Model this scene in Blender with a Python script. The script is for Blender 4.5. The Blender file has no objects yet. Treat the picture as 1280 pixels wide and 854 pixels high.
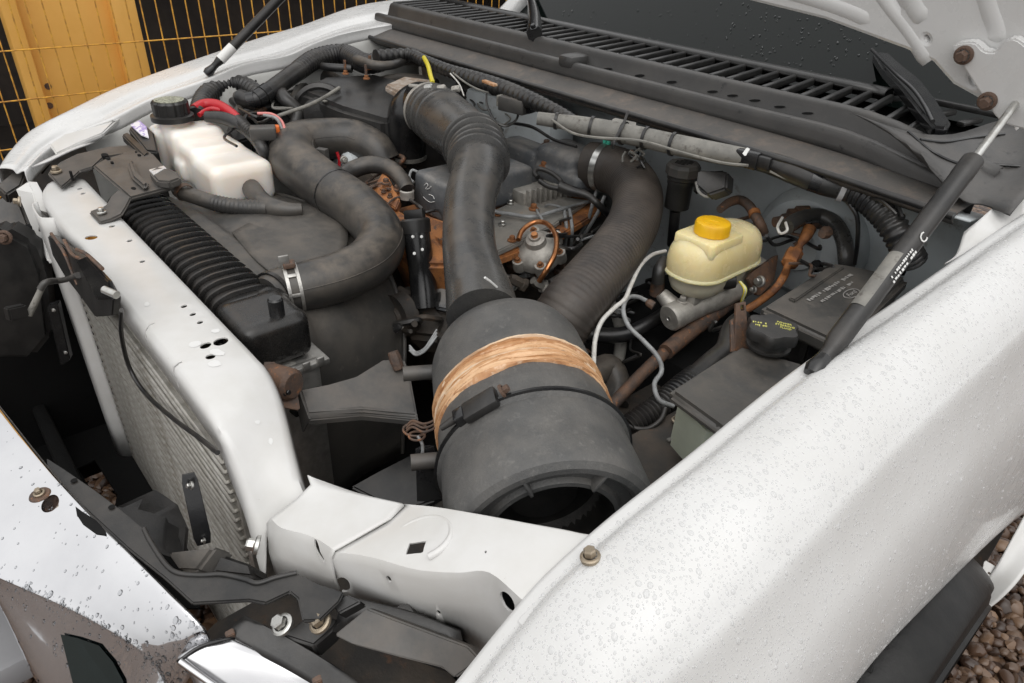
import bpy, bmesh, math, random
from math import radians, cos, sin, pi, sqrt
from mathutils import Vector, Matrix
random.seed(7)
scene = bpy.context.scene
COL = scene.collection

# ---------------------------------------------------------------- camera
FPX, PITCH, YAW, ROLL = 870.0, radians(32.3), radians(42.6), radians(-3.0)
CAM = Vector((1.15, -0.17, 1.68))
_fh = Vector((-cos(YAW), sin(YAW), 0)); _rt = Vector((sin(YAW), cos(YAW), 0)); _up = Vector((0, 0, 1))
FWD = _fh*cos(PITCH) - _up*sin(PITCH); _dn = -_fh*sin(PITCH) - _up*cos(PITCH)
RX = _rt*cos(ROLL) + _dn*sin(ROLL); RY = -_rt*sin(ROLL) + _dn*cos(ROLL)
cd = bpy.data.cameras.new('camera'); cam = bpy.data.objects.new('camera', cd); COL.objects.link(cam)
M = Matrix.Identity(4)
for i in range(3):
    M[i][0] = RX[i]; M[i][1] = -RY[i]; M[i][2] = -FWD[i]; M[i][3] = CAM[i]
cam.matrix_world = M
cd.sensor_width = 36; cd.lens = FPX/1280*36; cd.clip_start = 0.02; cd.clip_end = 500
scene.camera = cam

# ---------------------------------------------------------------- overcast daylight
w = bpy.data.worlds.new('World'); scene.world = w; w.use_nodes = True
nt = w.node_tree; bg = nt.nodes['Background']
sky = nt.nodes.new('ShaderNodeTexSky'); sky.sky_type = 'NISHITA'; sky.sun_disc = False
SUN_EL, SUN_AZ = radians(60), radians(128)       # azimuth measured from +Y towards +X
sky.sun_elevation = SUN_EL; sky.sun_rotation = SUN_AZ
sky.air_density = 1.0; sky.dust_density = 6.0; sky.ozone_density = 0.6
hs = nt.nodes.new('ShaderNodeHueSaturation'); hs.inputs['Saturation'].default_value = 0.12
cl = nt.nodes.new('ShaderNodeMix'); cl.data_type = 'RGBA'; cl.inputs[0].default_value = 0.8      # even cloud layer
wtc = nt.nodes.new('ShaderNodeTexCoord'); wsx = nt.nodes.new('ShaderNodeSeparateXYZ'); nt.links.new(wtc.outputs['Generated'], wsx.inputs[0])
wmr = nt.nodes.new('ShaderNodeMapRange'); wmr.inputs[1].default_value = 0; wmr.inputs[2].default_value = 1; wmr.inputs[3].default_value = 4.6; wmr.inputs[4].default_value = 8.4   # overcast: brighter overhead than at the horizon
nt.links.new(wsx.outputs[2], wmr.inputs[0]); wcb = nt.nodes.new('ShaderNodeCombineColor')
for i in range(3): nt.links.new(wmr.outputs[0], wcb.inputs[i])
nt.links.new(wcb.outputs[0], cl.inputs[7])
nt.links.new(sky.outputs[0], hs.inputs['Color']); nt.links.new(hs.outputs[0], cl.inputs[6]); nt.links.new(cl.outputs[2], bg.inputs[0])
bg.inputs[1].default_value = 0.15
sl = bpy.data.lights.new('sun', 'SUN'); sl.energy = 0.5; sl.angle = radians(60); sl.color = (1.0, 0.97, 0.93)
so = bpy.data.objects.new('sun', sl); COL.objects.link(so)
sd = Vector((sin(SUN_AZ)*cos(SUN_EL), cos(SUN_AZ)*cos(SUN_EL), sin(SUN_EL)))
so.rotation_euler = sd.to_track_quat('Z', 'Y').to_euler(); so.location = (0, -3, 6)
vs = scene.view_settings; vs.view_transform = 'Standard'; vs.look = 'None'; vs.exposure = 0.36; vs.gamma = 1.0
vs.use_curve_mapping = False

# ---------------------------------------------------------------- pixel helpers
def ray(px, py): return RX*((px-640)/FPX) + RY*((py-427)/FPX) + FWD
def Q(px, py, z): r = ray(px, py); return CAM + r*((z-CAM.z)/r.z)
def QX(px, py, x): r = ray(px, py); return CAM + r*((x-CAM.x)/r.x)
def QY(px, py, y): r = ray(px, py); return CAM + r*((y-CAM.y)/r.y)
def QD(px, py, d): return CAM + ray(px, py)*d
def QP(px, py, p, n): r = ray(px, py); return CAM + r*((p-CAM).dot(n)/r.dot(n))
def dep(p): return (p-CAM).dot(FWD)
def PXR(p, wpx): return 0.5*wpx*dep(p)/FPX      # radius in metres of a width in pixels at p
V = Vector

# ---------------------------------------------------------------- materials
def mat(name, c1, rough=0.5, metal=0.0, c2=None, scale=30, lo=.4, hi=.62, bump=0.0, bscale=200, dust=0.0, dustc=(.2, .175, .15),
        coat=0.0, sss=0.0, sssc=None, trans=0.0, ior=1.5, rvar=0.1, c3=None, s3=90, lo3=.6, hi3=.7, emit=None, spec=0.5, stretch=None, dlo=.35, dhi=.7):
    m = bpy.data.materials.new(name); m.use_nodes = True
    t = m.node_tree; N = t.nodes; L = t.links; b = N['Principled BSDF']
    tc = N.new('ShaderNodeTexCoord'); co = tc.outputs['Object']
    if stretch:
        mp = N.new('ShaderNodeMapping'); mp.inputs['Scale'].default_value = stretch; L.new(co, mp.inputs[0]); co = mp.outputs[0]
    def noise(s, d=6, r=.6):
        n = N.new('ShaderNodeTexNoise'); n.inputs['Scale'].default_value = s; n.inputs['Detail'].default_value = d
        n.inputs['Roughness'].default_value = r; L.new(co, n.inputs['Vector']); return n.outputs['Fac']
    def ramp(f, a, z):
        r = N.new('ShaderNodeMapRange'); r.inputs[1].default_value = a; r.inputs[2].default_value = z; r.clamp = True
        L.new(f, r.inputs[0]); return r.outputs[0]
    def mix(f, a, bb):
        x = N.new('ShaderNodeMix'); x.data_type = 'RGBA'
        if isinstance(f, float): x.inputs[0].default_value = f
        else: L.new(f, x.inputs[0])
        for s, v in ((6, a), (7, bb)):
            if isinstance(v, tuple): x.inputs[s].default_value = (*v, 1)
            else: L.new(v, x.inputs[s])
        return x.outputs[2]
    def math_(op, a, bb):
        x = N.new('ShaderNodeMath'); x.operation = op
        for s, v in ((0, a), (1, bb)):
            if isinstance(v, (int, float)): x.inputs[s].default_value = v
            else: L.new(v, x.inputs[s])
        return x.outputs[0]
    c = c1
    if c2: c = mix(ramp(noise(scale), lo, hi), c1, c2)
    if c3: c = mix(ramp(noise(s3, 8, .7), lo3, hi3), c, c3)
    rgh = None
    if dust > 0:
        g = N.new('ShaderNodeNewGeometry'); sx = N.new('ShaderNodeSeparateXYZ'); L.new(g.outputs['Normal'], sx.inputs[0])
        f = math_('MULTIPLY', math_('MULTIPLY', ramp(sx.outputs[2], -.15, .8), ramp(noise(14, 8, .7), dlo, dhi)), dust)
        c = mix(f, c, dustc)
        rgh = math_('ADD', math_('MULTIPLY', f, .8-rough), rough)
    if isinstance(c, tuple): b.inputs['Base Color'].default_value = (*c, 1)
    else: L.new(c, b.inputs['Base Color'])
    rn = ramp(noise(bscale*.4+5, 4), .2, .8)
    rr = math_('ADD', math_('MULTIPLY', math_('SUBTRACT', rn, .5), rvar), rgh if rgh is not None else rough)
    L.new(rr, b.inputs['Roughness'])
    b.inputs['Metallic'].default_value = metal; b.inputs['IOR'].default_value = ior
    b.inputs['Specular IOR Level'].default_value = spec
    if coat: b.inputs['Coat Weight'].default_value = coat; b.inputs['Coat Roughness'].default_value = .06
    if sss:
        b.inputs['Subsurface Weight'].default_value = sss; b.inputs['Subsurface Radius'].default_value = sssc or (.02, .014, .008)
        b.inputs['Subsurface Scale'].default_value = 1.0
    if trans: b.inputs['Transmission Weight'].default_value = trans
    if bump:
        bp = N.new('ShaderNodeBump'); bp.inputs['Strength'].default_value = bump; bp.inputs['Distance'].default_value = .002
        L.new(noise(bscale, 5), bp.inputs['Height']); L.new(bp.outputs[0], b.inputs['Normal'])
    return m

MT = {}
def addm(key, *a, **k): MT[key] = mat(key, *a, **k)
DUST = (.17, .145, .12)
addm('white_paint', (.59, .59, .582), .28, coat=.25, c2=(.565, .563, .552), scale=9, bump=.03, bscale=60, rvar=.12)
addm('white_dirty', (.60, .596, .583), .36, c2=(.56, .553, .532), scale=12, c3=(.30, .25, .20), s3=95, lo3=.69, hi3=.77, bump=.05, bscale=60, coat=.25)
addm('paint_flake', (.66, .66, .65), .5)
addm('primer', (.60, .60, .58), .5, c2=(.52, .515, .49), scale=14, bump=.05, bscale=60, dust=.35)
addm('apron_grey', (.46, .46, .44), .5, c2=(.38, .375, .355), scale=10, c3=(.2, .18, .15), s3=40, lo3=.63, hi3=.8, bump=.06, bscale=80)
addm('firewall_blue', (.56, .60, .615), .42, c2=(.46, .49, .50), scale=7, c3=(.2, .175, .15), s3=22, lo3=.58, hi3=.75, bump=.05, bscale=60)
addm('black_plastic', (.012, .012, .012), .36, c2=(.024, .023, .022), scale=18, bump=.1, bscale=420, dust=.28, dustc=(.13, .115, .1), dlo=.42, dhi=.75)
addm('black_gloss', (.010, .010, .011), .22, c2=(.018, .018, .018), scale=25, bump=.05, bscale=150)
addm('tank_black', (.010, .010, .010), .26, c2=(.017, .016, .015), scale=30, bump=.06, bscale=300, dust=.30, dustc=(.11, .09, .075), dlo=.42, dhi=.8)
addm('grey_plastic', (.044, .043, .041), .42, c2=(.068, .064, .058), scale=8, c3=(.14, .125, .11), s3=40, lo3=.6, hi3=.78, bump=.12, bscale=350, dust=.5, dustc=(.17, .145, .12), dlo=.4, dhi=.70)
addm('bracket_grey', (.050, .049, .047), .42, c2=(.075, .07, .064), scale=15, bump=.08, bscale=200, dust=.5, dustc=(.17, .14, .115), dlo=.4, dhi=.72)
addm('filter_plastic', (.066, .066, .065), .5, c2=(.10, .098, .094), scale=18, lo=.40, hi=.70, c3=(.18, .174, .164), s3=85, lo3=.56, hi3=.84, bump=.45, bscale=330, dust=.42, dustc=(.18, .165, .145), dlo=.40, dhi=.74)
addm('rubber', (.032, .031, .030), .36, c2=(.060, .054, .047), scale=10, c3=(.14, .122, .105), s3=120, lo3=.66, hi3=.8, bump=.12, bscale=220, dust=.6, dustc=(.20, .165, .13), dlo=.44, dhi=.70)
addm('rubber_pipe', (.040, .040, .040), .27, c2=(.062, .06, .056), scale=9, c3=(.15, .14, .13), s3=150, lo3=.69, hi3=.8, bump=.06, bscale=160, dust=.34, dustc=(.20, .17, .14), dlo=.47, dhi=.72)
addm('corrugated', (.034, .029, .026), .5, c2=(.055, .046, .038), scale=9, bump=.2, bscale=240, dust=.42, dustc=(.15, .118, .095), dlo=.4, dhi=.75)
addm('cable_black', (.013, .013, .014), .32, c2=(.028, .027, .025), scale=25, bump=.1, bscale=200, dust=.25, dustc=(.13, .11, .095), dlo=.42, dhi=.75)
addm('loom_grey', (.16, .155, .14), .6, c2=(.24, .23, .205), scale=20, c3=(.07, .06, .05), s3=60, lo3=.55, hi3=.7, bump=.3, bscale=120)
addm('cowl_black', (.042, .041, .040), .42, c2=(.06, .057, .054), scale=6, c3=(.02, .02, .02), s3=30, lo3=.6, hi3=.66, bump=.15, bscale=350, dust=.3, dustc=(.15, .135, .12), dlo=.42, dhi=.72)
addm('cowl_slat', (.016, .016, .016), .3, c2=(.028, .027, .026), scale=30, bump=.08, bscale=200)
addm('cowl_ledge', (.055, .051, .047), .6, c2=(.08, .07, .061), scale=7, c3=(.125, .098, .078), s3=24, lo3=.52, hi3=.72, bump=.2, bscale=260)
addm('tank_plastic', (.86, .815, .755), .22, c2=(.83, .745, .665), scale=5, sss=.6, sssc=(.06, .045, .032), bump=.02, bscale=60)
addm('brake_plastic', (.80, .69, .41), .26, c2=(.74, .60, .30), scale=9, sss=.55, sssc=(.035, .025, .011), bump=.03, bscale=90)
addm('brake_plastic_low', (.62, .58, .46), .4, c2=(.5, .46, .35), scale=14, sss=.25, sssc=(.03, .02, .01))
addm('washer_plastic', (.50, .54, .44), .4, c2=(.42, .45, .37), scale=12, sss=.25, sssc=(.03, .03, .02), dust=.2)
addm('yellow_cap', (.80, .46, .010), .35, c2=(.74, .40, .01), scale=30, bump=.05, bscale=200, sss=.1)
addm('yellow_paint', (.80, .45, .11), .5, c2=(.74, .40, .085), scale=4, c3=(.20, .11, .04), s3=60, lo3=.71, hi3=.77, bump=.05, bscale=60)
addm('wire_paint', (.72, .38, .05), .5, c2=(.40, .19, .04), scale=40)
addm('rust', (.38, .15, .045), .7, c2=(.17, .07, .032), scale=34, lo=.42, hi=.6, c3=(.06, .05, .045), s3=46, lo3=.57, hi3=.67, bump=.7, bscale=150)
addm('rust_dark', (.13, .075, .048), .65, c2=(.06, .045, .038), scale=35, c3=(.30, .12, .045), s3=80, lo3=.56, hi3=.68, bump=.5, bscale=180)
addm('tape_light', (.66, .43, .25), .55, c2=(.56, .34, .18), scale=40, bump=.4, bscale=90)
addm('tape_mid', (.52, .29, .14), .55, c2=(.42, .22, .10), scale=40, bump=.4, bscale=90)
addm('tape_pale', (.70, .55, .40), .5, c2=(.6, .42, .26), scale=50, bump=.4, bscale=90)
addm('rust_tape', (.50, .27, .13), .55, c2=(.36, .17, .075), scale=26, c3=(.74, .55, .38), s3=70, lo3=.5, hi3=.72, bump=.5, bscale=60)
addm('engine_paint', (.075, .083, .092), .45, c2=(.12, .125, .13), scale=20, c3=(.36, .35, .33), s3=60, lo3=.60, hi3=.74, bump=.5, bscale=140, dust=.7, dustc=(.30, .275, .245), dlo=.38, dhi=.66)
addm('engine_plate', (.19, .185, .17), .5, c2=(.27, .25, .22), scale=20, c3=(.3, .13, .05), s3=40, lo3=.64, hi3=.74, bump=.3, bscale=160, dust=.3)
addm('engine_dirty', (.035, .032, .029), .7, c2=(.07, .055, .042), scale=16, c3=(.14, .07, .035), s3=40, lo3=.6, hi3=.75, bump=.6, bscale=120)
addm('aluminium', (.50, .49, .465), .42, metal=.85, c2=(.36, .35, .33), scale=40, c3=(.14, .12, .1), s3=70, lo3=.62, hi3=.8, bump=.25, bscale=300)
addm('cast_alloy', (.48, .46, .42), .55, metal=.55, c2=(.34, .32, .29), scale=40, c3=(.16, .12, .085), s3=60, lo3=.6, hi3=.78, bump=.3, bscale=350)
addm('core_metal', (.38, .365, .335), .5, metal=.55, c2=(.27, .255, .225), scale=45, c3=(.13, .1, .07), s3=25, lo3=.58, hi3=.75, bump=.25, bscale=260)
addm('zinc', (.58, .58, .56), .3, metal=.95, c2=(.45, .44, .41), scale=60, bump=.1, bscale=300)
addm('steel_bolt', (.42, .38, .31), .42, metal=.85, c2=(.30, .22, .14), scale=120, bump=.2, bscale=500)
addm('chrome', (.70, .70, .71), .04, metal=1.0, rvar=.04, c2=(.62, .62, .635), scale=5)
addm('chrome_edge', (.50, .50, .51), .22, metal=1.0, rvar=.1)
addm('copper', (.62, .28, .12), .3, metal=.9, c2=(.42, .17, .07), scale=60)
addm('wire_red', (.45, .012, .02), .35); addm('wire_pink', (.62, .22, .2), .4); addm('wire_yellow', (.62, .52, .03), .4)
addm('wire_white', (.62, .61, .58), .45, c2=(.5, .48, .44), scale=60); addm('wire_grey', (.28, .29, .29), .45, c2=(.2, .2, .2), scale=70)
addm('orange_plastic', (.75, .16, .02), .4); addm('green_paint', (.06, .42, .30), .4)
addm('label_white', (.7, .7, .68), .5); addm('text_yellow', (.62, .6, .16), .5); addm('text_grey', (.26, .25, .235), .6)
addm('cap_print', (.40, .41, .33), .5, c2=(.26, .27, .2), scale=160, c3=(.05, .05, .04), s3=200, lo3=.5, hi3=.58)
addm('glass', (.004, .006, .0055), .05, spec=.22)
addm('lens', (.92, .92, .9), .03, trans=.95, ior=1.45)
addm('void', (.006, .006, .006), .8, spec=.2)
addm('tyre', (.006, .006, .006), .42, c2=(.011, .0105, .010), scale=20, bump=.35, bscale=90, spec=.3)
def water_mat():
    m = bpy.data.materials.new('water'); m.use_nodes = True; t = m.node_tree; N = t.nodes; L = t.links; N.remove(N['Principled BSDF'])
    tr = N.new('ShaderNodeBsdfTransparent'); tr.inputs[0].default_value = (.90, .905, .91, 1); gl = N.new('ShaderNodeBsdfGlossy'); gl.inputs['Roughness'].default_value = .03
    fr = N.new('ShaderNodeFresnel'); fr.inputs[0].default_value = 1.4; mx = N.new('ShaderNodeMixShader')
    L.new(fr.outputs[0], mx.inputs[0]); L.new(tr.outputs[0], mx.inputs[1]); L.new(gl.outputs[0], mx.inputs[2]); L.new(mx.outputs[0], N['Material Output'].inputs[0]); return m
MT['water'] = water_mat()
def bead_mat():
    m = bpy.data.materials.new('rain_bead'); m.use_nodes = True; t = m.node_tree; N = t.nodes; L = t.links; b = N['Principled BSDF']
    b.inputs['Base Color'].default_value = (.80, .80, .80, 1); b.inputs['Roughness'].default_value = .05; b.inputs['Coat Weight'].default_value = 1.0
    tr = N.new('ShaderNodeBsdfTransparent'); tr.inputs[0].default_value = (.95, .953, .955, 1); mx = N.new('ShaderNodeMixShader'); mx.inputs[0].default_value = .34
    L.new(tr.outputs[0], mx.inputs[1]); L.new(b.outputs[0], mx.inputs[2]); L.new(mx.outputs[0], N['Material Output'].inputs[0]); return m
MT['rain_bead'] = bead_mat()
addm('sticker', (.35, .28, .55), .35, c2=(.72, .70, .75), scale=70, lo=.45, hi=.5)
addm('wool', (.23, .17, .125), .9, c2=(.36, .32, .28), scale=60, bump=.8, bscale=90)
addm('concrete', (.14, .12, .1), .85, c2=(.09, .075, .06), scale=5, bump=.3, bscale=30)
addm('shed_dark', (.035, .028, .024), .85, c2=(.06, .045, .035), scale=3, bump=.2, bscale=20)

# ---------------------------------------------------------------- mesh helpers
TRUCK = bpy.data.objects.new('pickup_truck', None); COL.objects.link(TRUCK)
TRUCK['label'] = 'white pickup truck with its hood open over a worn diesel engine bay'; TRUCK['category'] = 'pickup truck'
def new(name, me, m=None, parent=TRUCK, label=None, smooth=True, ang=40):
    o = bpy.data.objects.new(name, me); COL.objects.link(o)
    if m: me.materials.clear(); me.materials.append(MT[m])
    if parent: o.parent = parent
    if label: o['label'] = label
    if smooth and len(me.polygons): shade(me, ang)
    return o
def shade(me, ang):
    me.polygons.foreach_set('use_smooth', [True]*len(me.polygons))
    me.set_sharp_from_angle(angle=radians(ang))
def crom(p, n, closed=False):
    if n <= 1 or len(p) < 3: 
        if n <= 1: return list(p)
    out = []; N = len(p)
    for i in range(N if closed else N-1):
        if closed: a, b, c, d = p[(i-1) % N], p[i], p[(i+1) % N], p[(i+2) % N]
        else: a, b, c, d = p[max(i-1, 0)], p[i], p[i+1], p[min(i+2, N-1)]
        if not closed and i == 0: a = b*2-c
        if not closed and i == N-2: d = c*2-b
        for k in range(n):
            t = k/n
            out.append(.5*((2*b)+(c-a)*t+(2*a-5*b+4*c-d)*t*t+(3*b-a-3*c+d)*t**3))
    if not closed: out.append(p[-1])
    return out
def resv(p, n):  # works on Vectors or floats
    return crom(p, n)
def me_from(verts, faces, name='m'):
    me = bpy.data.meshes.new(name); me.from_pydata([tuple(v) for v in verts], [], faces); me.validate(); me.update(); return me
def solid(o, th, off=-1):
    md = o.modifiers.new('s', 'SOLIDIFY'); md.thickness = th; md.offset = off; return o
def loft(name, rows, m, parent=TRUCK, su=4, sv=4, thick=0.0, label=None, ang=50, flip=False, off=-1):
    rows = [crom(r, sv) for r in rows]
    cols = [crom([r[j] for r in rows], su) for j in range(len(rows[0]))]
    nu, nv = len(cols[0]), len(cols)
    vs_ = [cols[j][i] for i in range(nu) for j in range(nv)]
    fs = []
    for i in range(nu-1):
        for j in range(nv-1):
            q = (i*nv+j, i*nv+j+1, (i+1)*nv+j+1, (i+1)*nv+j); fs.append(q[::-1] if flip else q)
    me = me_from(vs_, fs); s_ = sum(p.area*p.normal.dot((CAM-p.center).normalized()) for p in me.polygons)
    if s_ < 0: me.flip_normals()
    o = new(name, me, m, parent, label, ang=ang)
    if thick: solid(o, thick, off)
    return o
def frames(P):
    T = [(P[min(i+1, len(P)-1)]-P[max(i-1, 0)]).normalized() for i in range(len(P))]
    a = V((0, 0, 1)) if abs(T[0].z) < .9 else V((1, 0, 0))
    n = (a - T[0]*a.dot(T[0])).normalized(); out = []
    for t in T:
        n = (n - t*n.dot(t)).normalized(); out.append((t, n, t.cross(n)))
    return out
def tube_data(P, R, segs=12, cap=True, prof=None):
    fr = frames(P); vs_ = []; fs = []
    for i, (p, (t, n, b)) in enumerate(zip(P, fr)):
        for k in range(segs):
            a = 2*pi*k/segs; s = prof(a) if prof else 1
            vs_.append(p + (n*cos(a)+b*sin(a))*R[i]*s)
    for i in range(len(P)-1):
        for k in range(segs):
            k2 = (k+1) % segs; fs.append((i*segs+k, i*segs+k2, (i+1)*segs+k2, (i+1)*segs+k))
    if cap:
        fs.append(tuple(range(segs))[::-1]); fs.append(tuple((len(P)-1)*segs+k for k in range(segs)))
    return vs_, fs
def tube(name, pts, m, parent=TRUCK, r=None, sub=6, segs=12, label=None, rib=None, cap=True, world=False):
    """pts: (px,py,z,width_px) or, with world, (Vector, radius). r: constant radius in metres."""
    P = []; R = []
    for q in pts:
        if world: p, rad = (q if isinstance(q, tuple) else (q, r))
        else: p = Q(q[0], q[1], q[2]); rad = r if r else PXR(p, q[3])
        P.append(p); R.append(rad)
    P2 = crom(P, sub) if len(P) > 2 else P; R2 = crom(R, sub) if len(P) > 2 else R
    if rib:  # pitch, depth, start, end (fractions)
        pitch, depth, s0, s1 = rib
        L = [0]
        for a, b in zip(P2, P2[1:]): L.append(L[-1]+(b-a).length)
        n = int(L[-1]/pitch*6)
        P3 = []; R3 = []; j = 0
        for i in range(n+1):
            d = L[-1]*i/n
            while j < len(L)-2 and L[j+1] < d: j += 1
            f = (d-L[j])/max(L[j+1]-L[j], 1e-9); f = min(max(f, 0), 1)
            P3.append(P2[j].lerp(P2[j+1], f)); rr = R2[j]*(1-f)+R2[j+1]*f
            if s0 <= d/L[-1] <= s1: rr += depth*(.5*cos(2*pi*d/pitch))
            R3.append(rr)
        P2, R2 = P3, R3
    v, f = tube_data(P2, R2, segs, cap)
    o = new(name, me_from(v, f), m, parent, label, ang=55); o_path[o.name] = (P2, R2); return o
o_path = {}
def lathe_data(prof, base, axis, segs=24):
    ax = V(axis).normalized(); a = V((0, 0, 1)) if abs(ax.z) < .9 else V((1, 0, 0))
    n = (a-ax*a.dot(ax)).normalized(); b = ax.cross(n); vs_ = []; fs = []
    for (r, h) in prof:
        for k in range(segs):
            t = 2*pi*k/segs; vs_.append(base+ax*h+(n*cos(t)+b*sin(t))*max(r, 1e-5))
    for i in range(len(prof)-1):
        for k in range(segs):
            k2 = (k+1) % segs; fs.append((i*segs+k, i*segs+k2, (i+1)*segs+k2, (i+1)*segs+k))
    return vs_, fs
def lathe(name, prof, base, axis, m, parent=TRUCK, segs=28, label=None, ang=35):
    v, f = lathe_data(prof, base, axis, segs)
    return new(name, me_from(v, f), m, parent, label, ang=ang)
def rbox_bm(bm, c, size, bev=.004, seg=2, rot=None, taper=0):
    r = bmesh.ops.create_cube(bm, size=1); vv = r['verts']
    for v in vv:
        k = 1-taper if v.co.z > 0 else 1
        v.co = V((v.co.x*size[0]*k, v.co.y*size[1]*k, v.co.z*size[2]))
    if bev: 
        es = list({e for v in vv for e in v.link_edges})
        g = bmesh.ops.bevel(bm, geom=es, offset=bev, segments=seg, affect='EDGES', profile=.5); vv = list({v for f in g['faces'] for v in f.verts} | {v for v in vv if v.is_valid})
    for v in vv: v.co = (rot @ v.co if rot else v.co) + V(c)
def rbox(name, c, size, m, parent=TRUCK, bev=.004, seg=2, rot=None, label=None, taper=0):
    bm = bmesh.new(); rbox_bm(bm, c, size, bev, seg, rot, taper)
    bmesh.ops.recalc_face_normals(bm, faces=bm.faces)
    me = bpy.data.meshes.new(name); bm.to_mesh(me); bm.free(); return new(name, me, m, parent, label)
def rz(a): return Matrix.Rotation(radians(a), 3, 'Z')
def frame_rot(zv, xv):
    z = V(zv).normalized(); x = V(xv); x = (x-z*x.dot(z)).normalized(); y = z.cross(x)
    return Matrix((x, y, z)).transposed()
def chaikin(p, n=2, k=.25):
    for _ in range(n):
        q = []
        for i in range(len(p)):
            a, b = p[i], p[(i+1) % len(p)]; q += [a.lerp(b, k), a.lerp(b, 1-k)]
        p = q
    return p
def plate(name, out, m, thick=.003, holes=(), parent=TRUCK, rnd=0, bev=.0008, label=None, rk=.12):
    """flat sheet: outline of near-planar points, holes as (centre, radius_x, radius_y, angle) or point lists; top face on the outline"""
    c = sum(out, V((0, 0, 0)))/len(out); n = V((0, 0, 0))
    for i in range(len(out)):
        a, b = out[i]-c, out[(i+1) % len(out)]-c; n += a.cross(b)
    n.normalize()
    if n.dot(CAM-c) < 0: n = -n
    x = (out[1]-out[0]); x = (x-n*x.dot(n)).normalized(); y = n.cross(x)
    if rnd: out = chaikin(out, rnd, rk)
    cu = bpy.data.curves.new(name, 'CURVE'); cu.dimensions = '2D'; cu.fill_mode = 'BOTH'; cu.extrude = max(thick/2-bev, .0002)
    cu.bevel_depth = bev; cu.bevel_resolution = 1; cu.offset = -bev
    def spl(pts):
        s = cu.splines.new('POLY'); s.points.add(len(pts)-1); s.use_cyclic_u = True
        for q, p in zip(s.points, pts): q.co = ((p-c).dot(x), (p-c).dot(y), 0, 1)
    spl(out)
    for h in holes:
        if isinstance(h, list): spl(h)
        else:
            hc, ra, rb, an = h; e1 = x*cos(an)+y*sin(an); e2 = -x*sin(an)+y*cos(an)
            hc = hc-n*(hc-c).dot(n)
            spl([hc+e1*ra*cos(2*pi*k/14)+e2*rb*sin(2*pi*k/14) for k in range(14)])
    tmp = bpy.data.objects.new('t', cu); COL.objects.link(tmp)
    dg = bpy.context.evaluated_depsgraph_get(); me = bpy.data.meshes.new_from_object(tmp.evaluated_get(dg))
    bpy.data.objects.remove(tmp); bpy.data.curves.remove(cu)
    R = Matrix((x, y, n)).transposed().to_4x4(); R.translation = c - n*thick/2
    me.transform(R); me.name = name
    return new(name, me, m, parent, label, ang=30)
def prism(name, out, depthv, m, parent=TRUCK, bev=.003, label=None, seg=2, smooth_n=0):
    """solid block: polygon outline swept along depthv, edges bevelled"""
    if smooth_n: out = chaikin(out, smooth_n, .2)
    bm = bmesh.new(); a = [bm.verts.new(p) for p in out]; b = [bm.verts.new(p+depthv) for p in out]; n = len(out)
    bm.faces.new(a); bm.faces.new(b[::-1])
    for i in range(n): bm.faces.new((a[i], b[i], b[(i+1) % n], a[(i+1) % n]))
    bmesh.ops.recalc_face_normals(bm, faces=bm.faces)
    if bev: bmesh.ops.bevel(bm, geom=list(bm.edges), offset=bev, segments=seg, affect='EDGES', clamp_overlap=True)
    bmesh.ops.triangulate(bm, faces=[f for f in bm.faces if len(f.verts) > 4])
    me = bpy.data.meshes.new(name); bm.to_mesh(me); bm.free(); return new(name, me, m, parent, label)
def fused(name, build, m, parent=TRUCK, voxel=.004, it=6, label=None):
    """several blocks fused into one blow-moulded skin"""
    bm = bmesh.new(); build(bm); me = bpy.data.meshes.new(name); bm.to_mesh(me); bm.free()
    o = bpy.data.objects.new('t', me); COL.objects.link(o)
    r = o.modifiers.new('r', 'REMESH'); r.mode = 'VOXEL'; r.voxel_size = voxel
    s = o.modifiers.new('s', 'SMOOTH'); s.iterations = it; s.factor = .5
    dg = bpy.context.evaluated_depsgraph_get(); me2 = bpy.data.meshes.new_from_object(o.evaluated_get(dg))
    bpy.data.objects.remove(o); me2.name = name
    return new(name, me2, m, parent, label, ang=80)
# shared bolt meshes: flange + hex head, unit across-flange diameter
def _bolt():
    v, f = lathe_data([(.0, -.1), (.5, -.1), (.5, .05), (.42, .1), (.34, .11)], V((0, 0, 0)), (0, 0, 1), 16)
    k = len(v); v2, f2 = lathe_data([(.31, .1), (.31, .42), (.25, .5), (0, .5)], V((0, 0, 0)), (0, 0, 1), 6)
    return v+v2, f+[tuple(i+k for i in q) for q in f2]
BOLT = me_from(*_bolt(), 'bolt'); shade(BOLT, 25)
_boltm = {}
def bolt(p, n, d, parent, m='steel_bolt', name='bolt'):
    if m not in _boltm: _boltm[m] = BOLT.copy(); _boltm[m].materials.append(MT[m])
    o = bpy.data.objects.new(name, _boltm[m]); COL.objects.link(o); o.parent = parent
    o.location = p; o.scale = (d, d, d); o.rotation_mode = 'QUATERNION'; o.rotation_quaternion = V(n).to_track_quat('Z', 'X'); return o
def ring(name, c, ax, r, wd, th, m, parent, segs=32, label=None):
    return lathe(name, [(r, -wd/2), (r+th, -wd/2), (r+th, wd/2), (r, wd/2), (r, -wd/2)], c, ax, m, parent, segs, label)
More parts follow.
